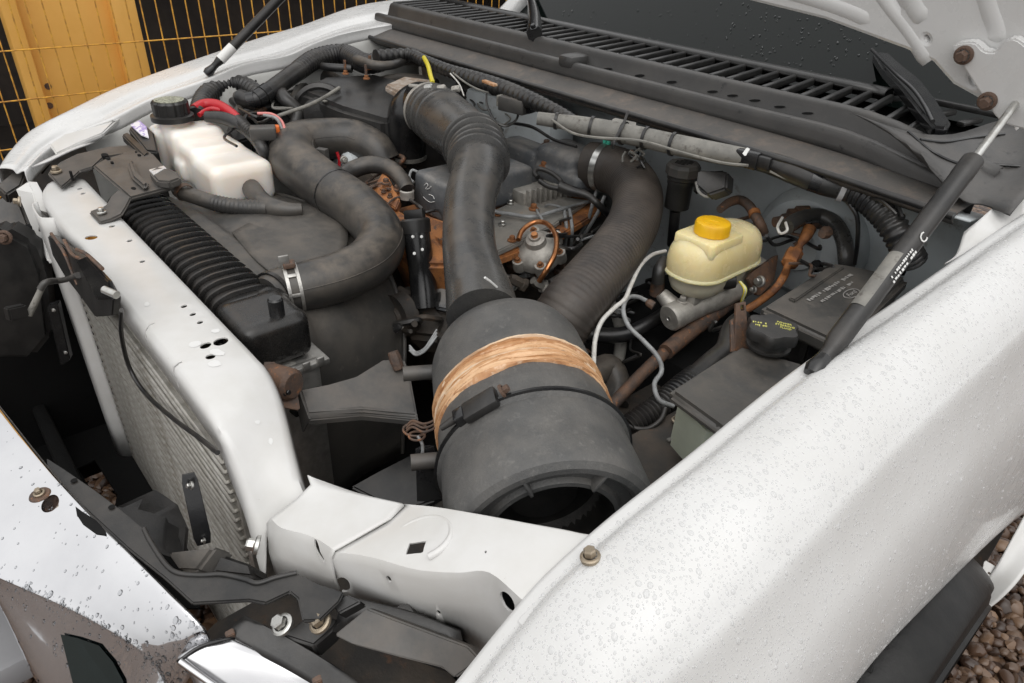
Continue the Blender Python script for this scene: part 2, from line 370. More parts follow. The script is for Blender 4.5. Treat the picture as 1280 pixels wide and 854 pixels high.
def clamp(o, frac, wd, m='zinc', th=.0018, parent=None, screw=(0, 0, 1), sm=None, label=None):
    """worm-drive hose clamp round a tube object at a fraction of its path"""
    P, R = o_path[o.name]; i = min(int(frac*(len(P)-1)), len(P)-2); ax = (P[i+1]-P[i]).normalized()
    c = ring('hose_clamp', P[i], ax, R[i]*1.0, wd, th, m, parent or o, label=label)
    s = V(screw); s = (s-ax*s.dot(ax)).normalized(); t = ax.cross(s)
    bm = bmesh.new(); rbox_bm(bm, P[i]+s*(R[i]+.006), (.010, wd*1.15, .026), .002, 1, frame_rot(s, ax) @ Matrix.Rotation(pi/2, 3, 'Z') @ Matrix.Rotation(0, 3, 'Z'))
    v, f = lathe_data([(0, -.02), (.0042, -.02), (.0042, .012), (0, .012)], P[i]+s*(R[i]+.0085), t, 8)
    vv = [bm.verts.new(x) for x in v]
    for q in f:
        try: bm.faces.new([vv[k] for k in q])
        except ValueError: pass
    me = bpy.data.meshes.new('clamp_screw'); bm.to_mesh(me); bm.free()
    new('clamp_screw', me, sm or m, parent or o)
    return c
def text(name, body, c, right, upv, size, m, parent, ext=.0004, align='CENTER', shear=0):
    cu = bpy.data.curves.new(name, 'FONT'); cu.body = body; cu.size = size; cu.extrude = ext; cu.align_x = align; cu.align_y = 'CENTER'; cu.resolution_u = 2; cu.shear = shear
    tmp = bpy.data.objects.new('t', cu); COL.objects.link(tmp)
    dg = bpy.context.evaluated_depsgraph_get(); me = bpy.data.meshes.new_from_object(tmp.evaluated_get(dg))
    bpy.data.objects.remove(tmp); x = V(right).normalized(); y = V(upv); y = (y-x*y.dot(x)).normalized(); z = x.cross(y)
    R = Matrix((x, y, z)).transposed().to_4x4(); R.translation = c; me.transform(R); me.name = name
    return new(name, me, m, parent, smooth=False)
def hit(o, px, py):
    """where the sight line through a pixel meets an object already built"""
    d = ray(px, py).normalized(); ok, p, n, _ = o.ray_cast(CAM, d)
    if not ok: return None
    return p, (n if n.dot(d) < 0 else -n)
def punch(o, px, py, wx, wy, ang=0, n_=16, m='void', parent=None, sq=False, name='hole_disc', lift=.0022):
    h = hit(o, px, py)
    if not h: print('MISS', o.name, px, py); return
    p, n = h; x = RX-n*RX.dot(n); x.normalize(); y = n.cross(x); e1 = x*cos(ang)+y*sin(ang); e2 = n.cross(e1); ry_ = PXR(p, wy)/max(.35, n.dot((CAM-p).normalized()))
    if sq: ring_ = [p+e1*PXR(p, wx)*a+e2*ry_*b for a, b in ((1, 1), (-1, 1), (-1, -1), (1, -1))]
    else: ring_ = [p+e1*PXR(p, wx)*cos(2*pi*k/n_)+e2*ry_*sin(2*pi*k/n_) for k in range(n_)]
    k = len(ring_); v = [p+(q-p)*random.uniform(.75 if m == 'paint_flake' else 1, 1.15 if m == 'paint_flake' else 1)+n*lift for q in ring_]+[p+(q-p)*1.14+n*.0009 for q in ring_]+[p+(q-p)*1.2-n*.0002 for q in ring_]
    new(name, me_from(v[:k], [tuple(range(k))]), m, parent or o, smooth=False)  # flat patch laid on the surface; black ones stand in for shaded holes
def cut(o, specs):
    """punch real holes through a sheet part: (px, py, width_px, height_px, angle, square)"""
    bm = bmesh.new(); k = 0
    for (px, py, wx, wy, an, sq) in specs:
        h = hit(o, px, py)
        if not h: print('MISS', o.name, px, py); continue
        p, n = h; x = (RX-n*RX.dot(n)).normalized(); y = n.cross(x); e1 = x*cos(an)+y*sin(an); e2 = n.cross(e1); rx_ = PXR(p, wx); ry_ = PXR(p, wy)/max(.35, n.dot((CAM-p).normalized()))
        ring_ = [e1*rx_*a+e2*ry_*b for a, b in ((1, 1), (-1, 1), (-1, -1), (1, -1))] if sq else [e1*rx_*cos(2*pi*j/18)+e2*ry_*sin(2*pi*j/18) for j in range(18)]
        a_ = [bm.verts.new(p+q+n*.008) for q in ring_]; b_ = [bm.verts.new(p+q-n*.016) for q in ring_]; m_ = len(ring_)
        bm.faces.new(a_); bm.faces.new(b_[::-1])
        for j in range(m_): bm.faces.new((a_[j], b_[j], b_[(j+1) % m_], a_[(j+1) % m_]))
    bmesh.ops.recalc_face_normals(bm, faces=bm.faces); me = bpy.data.meshes.new('c'); bm.to_mesh(me); bm.free()
    c = bpy.data.objects.new('c', me); COL.objects.link(c)
    md = o.modifiers.new('b', 'BOOLEAN'); md.operation = 'DIFFERENCE'; md.solver = 'EXACT'; md.object = c
    dg = bpy.context.evaluated_depsgraph_get(); me2 = bpy.data.meshes.new_from_object(o.evaluated_get(dg))
    if len(me2.polygons) > 20:
        o.modifiers.clear(); o.data = me2
    else: o.modifiers.remove(md); print('CUT FAILED', o.name)
    bpy.data.objects.remove(c)
def seam(o, a, b, ang, m, parent, r=.0012):
    P, R = o_path[o.name]; fr = frames(P); i0, i1 = int(a*(len(P)-1)), int(b*(len(P)-1))
    pts = [P[i]+(fr[i][1]*cos(ang)+fr[i][2]*sin(ang))*R[i] for i in range(i0, i1+1)]
    v, f = tube_data(pts, [r]*len(pts), 6); new('mould_seam', me_from(v, f), m, parent)
def marks(name, c, right, upv, length, hgt, n, m, parent, seed=1):
    """a worn, illegible line of small print: a row of uneven raised strokes"""
    rg_ = random.Random(seed); x = V(right).normalized(); y = V(upv); y = (y-x*y.dot(x)).normalized(); z = x.cross(y); bm = bmesh.new(); p = -length/2
    while p < length/2:
        w_ = length/n*rg_.uniform(.35, .8)
        if rg_.random() > .14: rbox_bm(bm, c+x*(p+w_/2)+y*rg_.uniform(-.12, .12)*hgt, (w_, hgt*rg_.uniform(.55, 1), .0008), 0, 1, Matrix((x, y, z)).transposed())
        p += length/n
    me = bpy.data.meshes.new(name); bm.to_mesh(me); bm.free(); return new(name, me, m, parent, smooth=False)
def dirs(p):  # image-aligned helper not used for geometry: world axes
    return V((1, 0, 0)), V((0, 1, 0)), V((0, 0, 1))
# ================================================================= SETTING
def gravel_mat():
    m = bpy.data.materials.new('gravel'); m.use_nodes = True; t = m.node_tree; N = t.nodes; L = t.links; b = N['Principled BSDF']
    g = N.new('ShaderNodeNewGeometry'); cr = N.new('ShaderNodeValToRGB'); L.new(g.outputs['Random Per Island'], cr.inputs[0])
    e = cr.color_ramp.elements; e[0].color = (.03, .016, .010, 1); e[1].color = (.19, .115, .068, 1)
    x = e.new(.5); x.color = (.070, .038, .023, 1)
    x = e.new(.8); x.color = (.105, .064, .04, 1)
    L.new(cr.outputs[0], b.inputs['Base Color']); b.inputs['Roughness'].default_value = .38
    return m
MT['gravel'] = gravel_mat()
def ground_mat():
    m = bpy.data.materials.new('ground'); m.use_nodes = True; t = m.node_tree; N = t.nodes; L = t.links; b = N['Principled BSDF']
    tc = N.new('ShaderNodeTexCoord'); vo = N.new('ShaderNodeTexVoronoi'); vo.inputs['Scale'].default_value = 30; L.new(tc.outputs['Object'], vo.inputs['Vector'])
    sp_ = N.new('ShaderNodeSeparateColor'); L.new(vo.outputs['Color'], sp_.inputs[0]); cr = N.new('ShaderNodeValToRGB'); L.new(sp_.outputs[0], cr.inputs[0])
    e = cr.color_ramp.elements; e[0].color = (.03, .016, .010, 1); e[1].color = (.19, .115, .068, 1); x = e.new(.5); x.color = (.07, .038, .023, 1)
    mr = N.new('ShaderNodeMapRange'); mr.inputs[1].default_value = .25; mr.inputs[2].default_value = .75; mr.inputs[3].default_value = 1; mr.inputs[4].default_value = 0; L.new(vo.outputs['Distance'], mr.inputs[0])
    bp = N.new('ShaderNodeBump'); bp.inputs['Distance'].default_value = .02; bp.inputs['Strength'].default_value = 1; L.new(mr.outputs[0], bp.inputs['Height']); L.new(bp.outputs[0], b.inputs['Normal'])
    L.new(cr.outputs[0], b.inputs['Base Color']); b.inputs['Roughness'].default_value = .5; return m
MT['ground'] = ground_mat()
gv = [V((x, y, 0)) for x, y in ((-60, -60), (60, -60), (60, 60), (-60, 60))]
gr = new('ground', me_from(gv, [(0, 1, 2, 3)]), 'ground', None); gr['kind'] = 'structure'
def stones():
    bm0 = bmesh.new(); bmesh.ops.create_icosphere(bm0, subdivisions=2, radius=1)
    bv = [v.co.copy() for v in bm0.verts]; bf = [tuple(v.index for v in f.verts) for f in bm0.faces]; bm0.free()
    vs_, fs = [], []
    rg = random.Random(3); shapes = []
    for _ in range(24):   # two dozen pebble shapes: a ball flattened against random planes
        pl_ = [(V((rg.gauss(0, 1), rg.gauss(0, 1), rg.gauss(0, 1))).normalized(), rg.uniform(.55, .9)) for _ in range(9)]; sh_ = []
        for v in bv:
            p = v.copy()
            for n, d in pl_:
                k = p.dot(n)-d
                if k > 0: p -= n*k*.85
            sh_.append(p)
        shapes.append(sh_)
    def area(x0, x1, y0, y1, n):
        for _ in range(n):
            c = V((rg.uniform(x0, x1), rg.uniform(y0, y1), rg.uniform(.0, .016))); s = rg.lognormvariate(0, .35)*.0165; s = min(max(s, .007), .034)
            R = Matrix.Rotation(rg.uniform(0, 6.3), 3, 'Z') @ Matrix.Rotation(rg.uniform(-.6, .6), 3, 'X') @ Matrix.Diagonal((s*rg.uniform(.9, 1.35), s*rg.uniform(.8, 1.1), s*rg.uniform(.55, .85))); k = len(vs_)
            vs_.extend(c+R @ v for v in rg.choice(shapes)); fs.extend(tuple(i+k for i in f) for f in bf)
    area(.7, 1.9, .8, 2.7, 4600); area(-1.3, .8, -1.4, .2, 5200)
    o = new('gravel', me_from(vs_, fs), None, None, ang=35); o.data.materials.append(MT['gravel'])
    o['kind'] = 'stuff'; o['label'] = 'wet brown gravel of small stones under the truck'; o['category'] = 'gravel'
stones()

# yellow welded mesh fence beside the far fender
fence = bpy.data.objects.new('wire_fence', None); COL.objects.link(fence); FX = -1.95
fence.location = (FX, 1.0, 0)
fence['label'] = 'yellow welded wire mesh fence beyond the far fender'; fence['category'] = 'fence'
def fchild(name, v, f, m):
    me = me_from([V(p)-V((FX, 1.0, 0)) for p in v], f); return new(name, me, m, fence)
def wire(name, a, b, r=.0026, m='wire_paint', segs=6):
    v, f = tube_data([a, b], [r, r], segs); return fchild(name, v, f, m)
zlev = [Q(0, 66, 0)]  # placeholder to keep list form
def onf(px, py): return QX(px, py, FX)
z1, z2, z3 = onf(60, 60).z, onf(60, 119).z, onf(30, 184).z
dz = (z1-z3)/2
for k in range(-2, 6):
    wire('horizontal_wire', V((FX+.004, -.6, z1-dz*k)), V((FX+.004, 3.6, z1-dz*k+.0)))
y0 = onf(176, 0).y; pitch = (onf(268, 10).y-onf(179, 10).y)/5.0
for k in range(-16, 36):
    y = y0+k*pitch
    if -.6 < y < 3.55: wire('vertical_wire', V((FX, y, .02)), V((FX+random.uniform(-.004, .004), y+random.uniform(-.006, .006), z1+dz*2+.03)))
for y in (-.6, 3.6): wire('fence_post', V((FX, y, 0)), V((FX, y, 1.75)), .024, 'yellow_paint', 10)

# yellow steel panel standing behind the fence
yp = bpy.data.objects.new('yellow_steel_post', None); COL.objects.link(yp); YX = FX-.10
yp['label'] = 'tall wide yellow steel channel post with folded edges behind the wire fence'; yp['category'] = 'steel post'
def onp(px, py, dx=0): return QX(px, py, YX+dx)
ya, yb_, yc, yd = onp(2, 20).y, onp(24, 20).y, onp(134, 0).y, onp(166, 0).y
yp.location = (YX, (ya+yd)/2, 0)
def pbox(name, x0, x1, y0_, y1_, z0, z1_, m, bev=.004):
    bm = bmesh.new(); rbox_bm(bm, V(((x0+x1)/2, (y0_+y1_)/2, (z0+z1_)/2))-yp.location, (x1-x0, y1_-y0_, z1_-z0), bev)
    bmesh.ops.recalc_face_normals(bm, faces=bm.faces); me = bpy.data.meshes.new(name); bm.to_mesh(me); bm.free(); return new(name, me, m, yp)
pbox('edge_fold', YX-.05, YX+.03, ya, yb_, 0, 2.2, 'yellow_paint', .008)
pbox('web', YX-.05, YX-.02, yb_-.003, yc+.003, 0, 2.2, 'yellow_paint')
pbox('edge_fold', YX-.05, YX+.03, yc, yd, 0, 2.2, 'yellow_paint', .008)
for (a, b) in ((60, 108), (62, 132)): 
    p = QX(a, b, YX-.02); v, f = lathe_data([(0, 0), (.012, 0), (.012, .003), (0, .003)], p-yp.location-V((0, 0, 0)), (1, 0, 0), 10); new('rivet', me_from(v, f), 'rust_dark', yp)

# dim open shed with scrap, behind the fence
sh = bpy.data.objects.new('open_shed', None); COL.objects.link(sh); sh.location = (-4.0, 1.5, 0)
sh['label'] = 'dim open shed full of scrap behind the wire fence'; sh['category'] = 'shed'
def sbox(name, c, size, m): 
    bm = bmesh.new(); rbox_bm(bm, V(c)-sh.location, size, .01, 1); bmesh.ops.recalc_face_normals(bm, faces=bm.faces)
    me = bpy.data.meshes.new(name); bm.to_mesh(me); bm.free(); return new(name, me, m, sh)
sbox('back_wall', (-5.6, 1.5, 1.3), (.1, 7.0, 2.6), 'shed_dark'); sbox('roof', (-4.4, 1.5, 2.65), (2.5, 7.2, .08), 'shed_dark')  # roof is unseen, added to keep sky light out of the shed
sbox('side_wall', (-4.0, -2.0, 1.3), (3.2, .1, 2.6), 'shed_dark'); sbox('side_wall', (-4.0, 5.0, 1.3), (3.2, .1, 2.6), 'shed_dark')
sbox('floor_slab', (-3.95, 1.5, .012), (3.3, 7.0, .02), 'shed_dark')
def scrap(name, label, cat, build):
    o = bpy.data.objects.new(name, None); COL.objects.link(o); o['label'] = label; o['category'] = cat; build(o)
    P = [V(v.co) for c in o.children for v in c.data.vertices]; b_ = V(((min(p.x for p in P)+max(p.x for p in P))/2, (min(p.y for p in P)+max(p.y for p in P))/2, min(p.z for p in P)))
    for c in o.children: c.data.transform(Matrix.Translation(-b_))
    o.location = b_; return o
def lumber(o):
    for i in range(5):
        bm = bmesh.new(); rbox_bm(bm, V((-2.75+.06*i, 1.5+.14*i, .10+.09*i)), (.09, 1.7, .075), .006, 1, Matrix.Rotation(radians(-14+5*i), 3, 'Z') @ Matrix.Rotation(radians(8), 3, 'X'))
        bmesh.ops.recalc_face_normals(bm, faces=bm.faces); me = bpy.data.meshes.new('beam'); bm.to_mesh(me); bm.free(); new('beam', me, 'rust_dark', o)
scrap('scrap_beams', 'rusty brown steel beams piled in the shed', 'beams', lumber)
def torus(c, ax, R, r, n1=36, n2=14):
    ax = V(ax).normalized(); a = V((0, 0, 1)) if abs(ax.z) < .9 else V((1, 0, 0)); e1 = (a-ax*a.dot(ax)).normalized(); e2 = ax.cross(e1); v = []; f = []
    for i in range(n1):
        t = 2*pi*i/n1; d = e1*cos(t)+e2*sin(t)
        for j in range(n2):
            s = 2*pi*j/n2; v.append(c+d*(R+r*cos(s))+ax*r*1.15*sin(s))
    for i in range(n1):
        for j in range(n2): f.append((i*n2+j, ((i+1) % n1)*n2+j, ((i+1) % n1)*n2+(j+1) % n2, i*n2+(j+1) % n2))
    return v, f
def planks(o):
    for i in range(6):
        bm = bmesh.new(); rbox_bm(bm, V((-2.5-.10*i, 1.0+.33*i, .42)), (.035, .16, 1.0), .004, 1, Matrix.Rotation(radians(-18+7*i), 3, 'X') @ Matrix.Rotation(radians(14), 3, 'Y'))
        bmesh.ops.recalc_face_normals(bm, faces=bm.faces); me = bpy.data.meshes.new('plank'); bm.to_mesh(me); bm.free(); new('plank', me, ['rust_dark', 'shed_dark', 'loom_grey'][i % 3], o)
scrap('leaning_planks', 'weathered planks leaning in a row behind the wire fence', 'planks', planks)
def oldtyre(o):
    v, f = torus(V((-2.35, .05, .36)), (1, .15, .1), .25, .10); new('tread', me_from(v, f), 'tyre', o)
    v, f = lathe_data([(.16, -.05), (.16, .05), (.05, .04), (0, .04)], V((-2.35, .05, .36)), (1, .15, .1)); new('rim', me_from(v, f), 'rust_dark', o)
scrap('old_tyre', 'old black tyre leaning behind the yellow steel post', 'tyre', oldtyre)
def drum(o):
    v, f = lathe_data([(0, 0), (.28, 0), (.29, .02), (.28, .04), (.28, .29), (.29, .30), (.28, .31), (.28, .58), (.29, .60), (.28, .62), (.26, .61), (0, .61)], V((-2.9, 1.25, .2)), (.2, .1, 1)); new('drum_shell', me_from(v, f), 'grey_plastic', o)
scrap('steel_drum', 'dark grey dented drum among the scrap behind the fence', 'drum', drum)

# ================================================================= NEAR FENDER (truck left)
ridge = [(560, 900, 1.03), (597, 854, 1.05), (644, 795, 1.085), (690, 740, 1.115), (742, 690, 1.14), (800, 640, 1.16), (880, 577, 1.19),
         (1010, 470, 1.23), (1150, 372, 1.275), (1280, 280, 1.31)]
RG = [Q(*p) for p in ridge]; RG.append(RG[-1]+V((.02, .22, .025))); RG.append(RG[-1]+V((.005, .25, .02)))
def archz(y):
    d = abs(y-.52); return .885-.13*d-.20*d*d
PRO = [(0, .0), (.06, -.02), (.2, -.026), (.36, -.004), (.5, .04), (.575, .078), (.607, .097), (.638, .130), (.69, .205), (.76, .29), (.85, .395), (.93, .56), (.985, .77), (1.0, .93), (.99, 1.0)]
def fender_rows(sign=1, Rg=RG):
    rows = []
    for R in Rg:
        xb = (1.075 if R.y > .1 else 1.03)*1.0 + max(0, R.y-.5)*.03; zb = archz(R.y); row = []
        if R.y < .3: xb -= (.3-R.y)**2*1.2
        inn = V((R.x-.022, R.y, R.z-.010)); row += [V((inn.x-.002, R.y, inn.z-.022)), inn, V((R.x-.006, R.y, R.z-.008))]
        for a, b in PRO:
            row.append(V((R.x+(xb-R.x)*a, R.y + (.0 if a < .5 else .02*(a-.5)), R.z+(zb-R.z)*b)))
        rows.append([V((sign*p.x, p.y, p.z)) for p in row])
    return rows
FR = fender_rows()
nf = loft('front_fender', FR, 'white_paint', su=5, sv=3, thick=.0025, label='white front fender beaded with rain drops', ang=60, flip=True)
# rear lower lip of the wheel arch, curling away behind the tyre
ai = [Q(1284, 640, .72), Q(1268, 668, .69), Q(1250, 700, .655), Q(1224, 738, .60), Q(1196, 766, .555)]
ao = [Q(1300, 690, .68), Q(1284, 712, .66), Q(1262, 738, .63), Q(1232, 762, .585), Q(1198, 769, .553)]
am = [(a+b)/2+V((-.004, .0, -.006)) for a, b in zip(ai, ao)]
loft('wheel_arch_lip', [ai, am, ao], 'white_dirty', su=4, sv=4, thick=.003, label='curled white rear lip of the wheel arch')
tab = plate('arch_tab', [Q(1231, 700, .648), Q(1246, 709, .64), Q(1236, 730, .615), Q(1226, 721, .622)], 'white_dirty', .003, [(Q(1237, 717, .63), .003, .002, 0)], rnd=1)
# rest of the near side: door front and liner, so the arch has a back
rows = [[V((1.05, y, archz(y)-.01)), V((.93, y, archz(y)+.02)), V((.83, y, .83)), V((.83, y, .55))] for y in (.02, .2, .5, .8, 1.1, 1.35)]
loft('arch_rear_wall', [[V((.82, 1.30, .85)), V((.84, 1.34, .5)), V((.84, 1.36, .2))], [V((1.085, 1.27, .80)), V((1.09, 1.32, .5)), V((1.09, 1.34, .2))]], 'engine_dirty', su=2, sv=3, thick=.004, label='muddy rear wall of the wheel arch')
loft('wheel_arch_liner', rows, 'void', su=2, sv=3, thick=.003, label='black plastic wheel arch liner')
rbox('front_door', V((1.02, 1.98, .85)), (.10, 1.15, .95), 'white_paint', bev=.03, label='white front door edge behind the fender')
# tyre
wc = V((1.005, .80, .40)); wh = lathe('wheel', [(.20, .10), (.235, .12), (.262, .128), (.266, .133), (.272, .133), (.276, .129), (.30, .133), (.335, .133), (.338, .137), (.344, .137), (.347, .131), (.36, .128), (.372, .122), (.376, .125), (.381, .121), (.389, .110), (.397, .094), (.403, .076), (.405, .06), (.405, -.06), (.392, -.10), (.36, -.128), (.3, -.13), (.22, -.1)], wc, (1, 0, 0), 'tyre', segs=64, label='black front tyre under the fender')
lathe('rim', [(.235, .115), (.22, .12), (.21, .07), (.12, .03), (.05, .06), (0, .06)], wc, (1, 0, 0), 'aluminium', wh, segs=48)
trb = bmesh.new()
for k in range(56):
    a = 2*pi*k/56
    for s, off in ((-1, 0), (1, .5), (0, .25)):
        aa = a+off*2*pi/56; d = V((0, cos(aa), sin(aa)))
        rbox_bm(trb, wc+d*.4025+V((s*.045, 0, 0)), (.036, .034, .007), .002, 1, frame_rot(d, V((1, .3*(s or .5), 0))))
me = bpy.data.meshes.new('tread'); trb.to_mesh(me); trb.free(); tr = new('tread', me, 'tyre', wh); tr['kind'] = 'stuff'

# ================================================================= FAR FENDER (truck right)
inner = [(30, 215, 1.11), (61, 185, 1.12), (100, 165, 1.14), (144, 147, 1.165), (194, 122, 1.195), (259, 100, 1.235), (305, 81, 1.263), (359, 70, 1.275), (395, 54, 1.30), (440, 40, 1.32)]
outer = [(-2, 214, 1.105), (14, 190, 1.118), (40, 164, 1.135), (90, 138, 1.168), (144, 112, 1.195), (205, 89, 1.225), (255, 72, 1.252), (323, 49, 1.285), (380, 32, 1.315), (448, 8, 1.35)]
IN = [Q(*p) for p in inner]; OU = [Q(*p) for p in outer]
rows = []
for a, b in zip(IN, OU):
    up = V((0, 0, 1)); d = (b-a)
    rows.append([a+V((.004, 0, -.03)), a+V((.002, 0, -.006)), a+V((-.004, 0, .0)), a+d*.3+up*-.006, a+d*.42+up*.004, a+d*.75+up*.006, b-d*.05+up*.003, b+V((-.012, 0, -.015)), b+V((-.03, 0, -.10)), b+V((-.035, 0, -.30))])
e = [p+V((0, .25, .02)) for p in rows[-1]]; rows.append(e)
ff = loft('front_fender', rows, 'white_paint', su=5, sv=3, thick=.0025, label='far white front fender beside the wire fence', ang=60)
# far inner apron
rows = []
for a in IN[2:]+[IN[-1]+V((0, .22, .02))]:
    rows.append([a+V((.003, 0, -.028)), a+V((.012, 0, -.04)), a+V((.03, 0, -.10)), a+V((.04, 0, -.22)), a+V((.10, 0, -.34)), a+V((.14, 0, -.55))])
ap = loft('inner_apron', rows, 'apron_grey', su=4, sv=3, thick=.003, label='light grey inner fender panel on the far side')
for (a, b, s) in ((330, 107, 4), (319, 101, 1.6), (372, 85, 2.6), (340, 106, 2)):
    p = QX(a, b, -.845); v, f = lathe_data([(0, 0), (PXR(p, s*1.6), 0), (PXR(p, s*1.6), .002), (0, .002)], p+V((.003, 0, 0)), (1, 0, .15), 4 if s == 4 else 12); new('apron_hole_disc', me_from(v, f), 'cable_black', ap)  # dark discs stand in for shaded holes in the apron
# joint flange at the far front corner
prism('fender_joint', [Q(62, 180, 1.135), Q(80, 168, 1.14), Q(110, 160, 1.15), Q(140, 150, 1.165), Q(150, 146, 1.165), Q(128, 166, 1.15), Q(98, 178, 1.135), Q(70, 192, 1.125)], V((0, 0, -.012)), 'white_dirty', bev=.004, label='crumpled white flange where far fender meets the support')
loft('corner_bracket', [[Q(40, 208, 1.12), Q(62, 200, 1.125)], [Q(72, 192, 1.125), Q(92, 186, 1.13)], [Q(104, 178, 1.13), Q(120, 176, 1.13)], [Q(128, 166, 1.14), Q(136, 164, 1.14)]], 'white_dirty', su=4, sv=1, thick=.004)
# near inner apron
rows = []
for R in RG[3:]:
    rows.append([R+V((-.024, 0, -.035)), R+V((-.03, 0, -.06)), R+V((-.05, 0, -.2)), R+V((-.06, 0, -.42))])
loft('inner_apron', rows, 'firewall_blue', su=3, sv=3, thick=.003, label='blue grey inner fender panel beside the fluid bottles')

# ================================================================= RADIATOR SUPPORT
def SB(x, y, z=1.10): return V((x, y, z))
YF, YR = .027, .122
def leg_row(FB, FC, RC, RB):
    u1 = (FB-FC).normalized(); u2 = (RC-FC).normalized(); u3 = (RB-RC).normalized()
    return [FB, FC+u1*.012, FC+u1*.0035+u2*.0035, FC+u2*.012, FC.lerp(RC, .5), RC-u2*.012, RC-u2*.0035+u3*.0035, RC+u3*.012, RB]
def bar_row(x, drop=.05, yf=0): return leg_row(SB(x, YF-.006+yf, 1.10-drop), SB(x, YF-.008+yf, 1.10), SB(x, YR+.005, 1.10), SB(x, YR+.006, 1.06))
leg = [bar_row(-.66, .055, .03), bar_row(-.60, .055, .008), bar_row(-.5, .055), bar_row(-.36, .06), bar_row(-.28, .075, .006), bar_row(-.2, .06), bar_row(-.1), bar_row(0), bar_row(.1), bar_row(.2), bar_row(.27),
       leg_row(Q(272, 560, 1.045), Q(262, 522, 1.096), Q(331, 459, 1.097), Q(336, 466, 1.06)),
       leg_row(Q(288, 600, 1.02), Q(280, 550, 1.08), Q(346, 488, 1.085), Q(351, 496, 1.045)),
       leg_row(Q(304, 640, .99), Q(297, 580, 1.052), Q(358, 528, 1.064), Q(363, 536, 1.02)),
       leg_row(Q(316, 680, .96), Q(311, 610, 1.022), Q(368, 570, 1.04), Q(374, 580, 1.0)),
       leg_row(Q(324, 710, .94), Q(322, 636, .996), Q(377, 602, 1.02), Q(383, 612, .98)),
       leg_row(Q(332, 740, .92), Q(334, 660, .975), Q(388, 626, 1.005), Q(392, 636, .97))]
sup = loft('radiator_support', leg, 'white_dirty', su=4, sv=1, thick=.0022, ang=50, label='white painted radiator support crossbar with punched holes')
cut(sup, [(114, 297, 15, 5, -.3, False), (230, 383, 7, 4, -.3, False), (241, 393, 7, 4, -.3, False), (250, 403, 7, 4, -.3, False), (140, 283, 6, 3, -.3, False), (162, 301, 6, 3, -.3, False), (178, 327, 6, 3, -.3, False),
    (257, 432, 12, 8, -.3, False), (276, 427, 17, 10, -.3, False), (263, 446, 12, 6, .5, False), (69, 201, 8, 3, -.2, False), (90, 233, 5, 2.5, -.2, False), (100, 236, 5, 2.5, -.2, False), (104, 242, 5, 2.5, -.2, False), (218, 470, 5, 12, .3, False), (182, 419, 4, 12, .3, False)])
# flaked paint round the larger holes
for (a_, b_, w1, w2, an) in ((244, 430, 16, 8, .5), (272, 441, 22, 7, -.5), (268, 455, 20, 10, -.9), (270, 414, 12, 6, 0), (184, 381, 7, 6, .4), (322, 528, 7, 6, .3), (338, 552, 6, 8, .2)): punch(sup, a_, b_, w1, w2, an, n_=9, m='paint_flake', name='paint_flake', lift=.0006)
# far upright of the support
rows = [[V((-.57, .012, z)), V((-.56, .0, z)), V((-.50, -.004, z)), V((-.47, .0, z)), V((-.455, .02, z))] for z in (1.092, 1.0, .9, .7, .45)]
loft('side_post', rows, 'white_dirty', sup, su=3, sv=4, thick=.003)
prism('corner_gusset', [Q(22, 238, 1.09), Q(34, 226, 1.10), Q(40, 240, 1.09), Q(52, 285, 1.03), Q(60, 330, .97), Q(46, 300, .99), Q(30, 262, 1.05)], V((.0, .02, -.006)), 'white_dirty', sup, bev=.003)
prism('corner_recess', [Q(48, 262, 1.06), Q(62, 272, 1.06), Q(68, 286, 1.03), Q(46, 290, 1.03)], V((0, .015, -.01)), 'grey_plastic', sup, bev=.003)
bolt(Q(72, 214, 1.112), (0, 0, 1), .020, sup); bolt(Q(128, 265, 1.106), (0, 0, 1), .018, sup, 'zinc')
bolt(Q(24, 252, 1.08), (-.3, -.9, .2), .022, sup)
# headlight mounting panel, left piece and right piece with the seam between
lp = loft('headlight_panel', [
    [Q(384, 594, 1.035), Q(388, 606, 1.025), Q(372, 622, 1.02), Q(338, 648, 1.012), Q(333, 655, 1.0), Q(336, 690, .965), Q(345, 722, .93)],
    [Q(400, 600, 1.03), Q(404, 612, 1.028), Q(385, 632, 1.026), Q(352, 660, 1.02), Q(349, 668, 1.01), Q(352, 696, .98), Q(362, 728, .94)],
    [Q(440, 614, 1.034), Q(444, 619, 1.036), Q(425, 642, 1.034), Q(382, 668, 1.028), Q(379, 677, 1.02), Q(392, 714, .98), Q(400, 735, .95)],
    [Q(470, 622, 1.040), Q(474, 625, 1.041), Q(455, 648, 1.038), Q(400, 676, 1.032), Q(397, 688, 1.02), Q(407, 720, .985), Q(415, 738, .96)],
    [Q(502, 629, 1.046), Q(505, 631, 1.047), Q(488, 648, 1.045), Q(418, 688, 1.036), Q(414, 698, 1.025), Q(418, 722, .99), Q(424, 738, .965)]], 'white_dirty', su=4, sv=1, thick=.0025, ang=35,
    label='white headlight mounting panel beside the support leg')
bolt(Q(321, 682, .985), (-.55, -.75, .25), .026, lp, 'zinc'); bolt(Q(318, 684, .985), (-.55, -.75, .25), .016, lp, 'rust_dark')
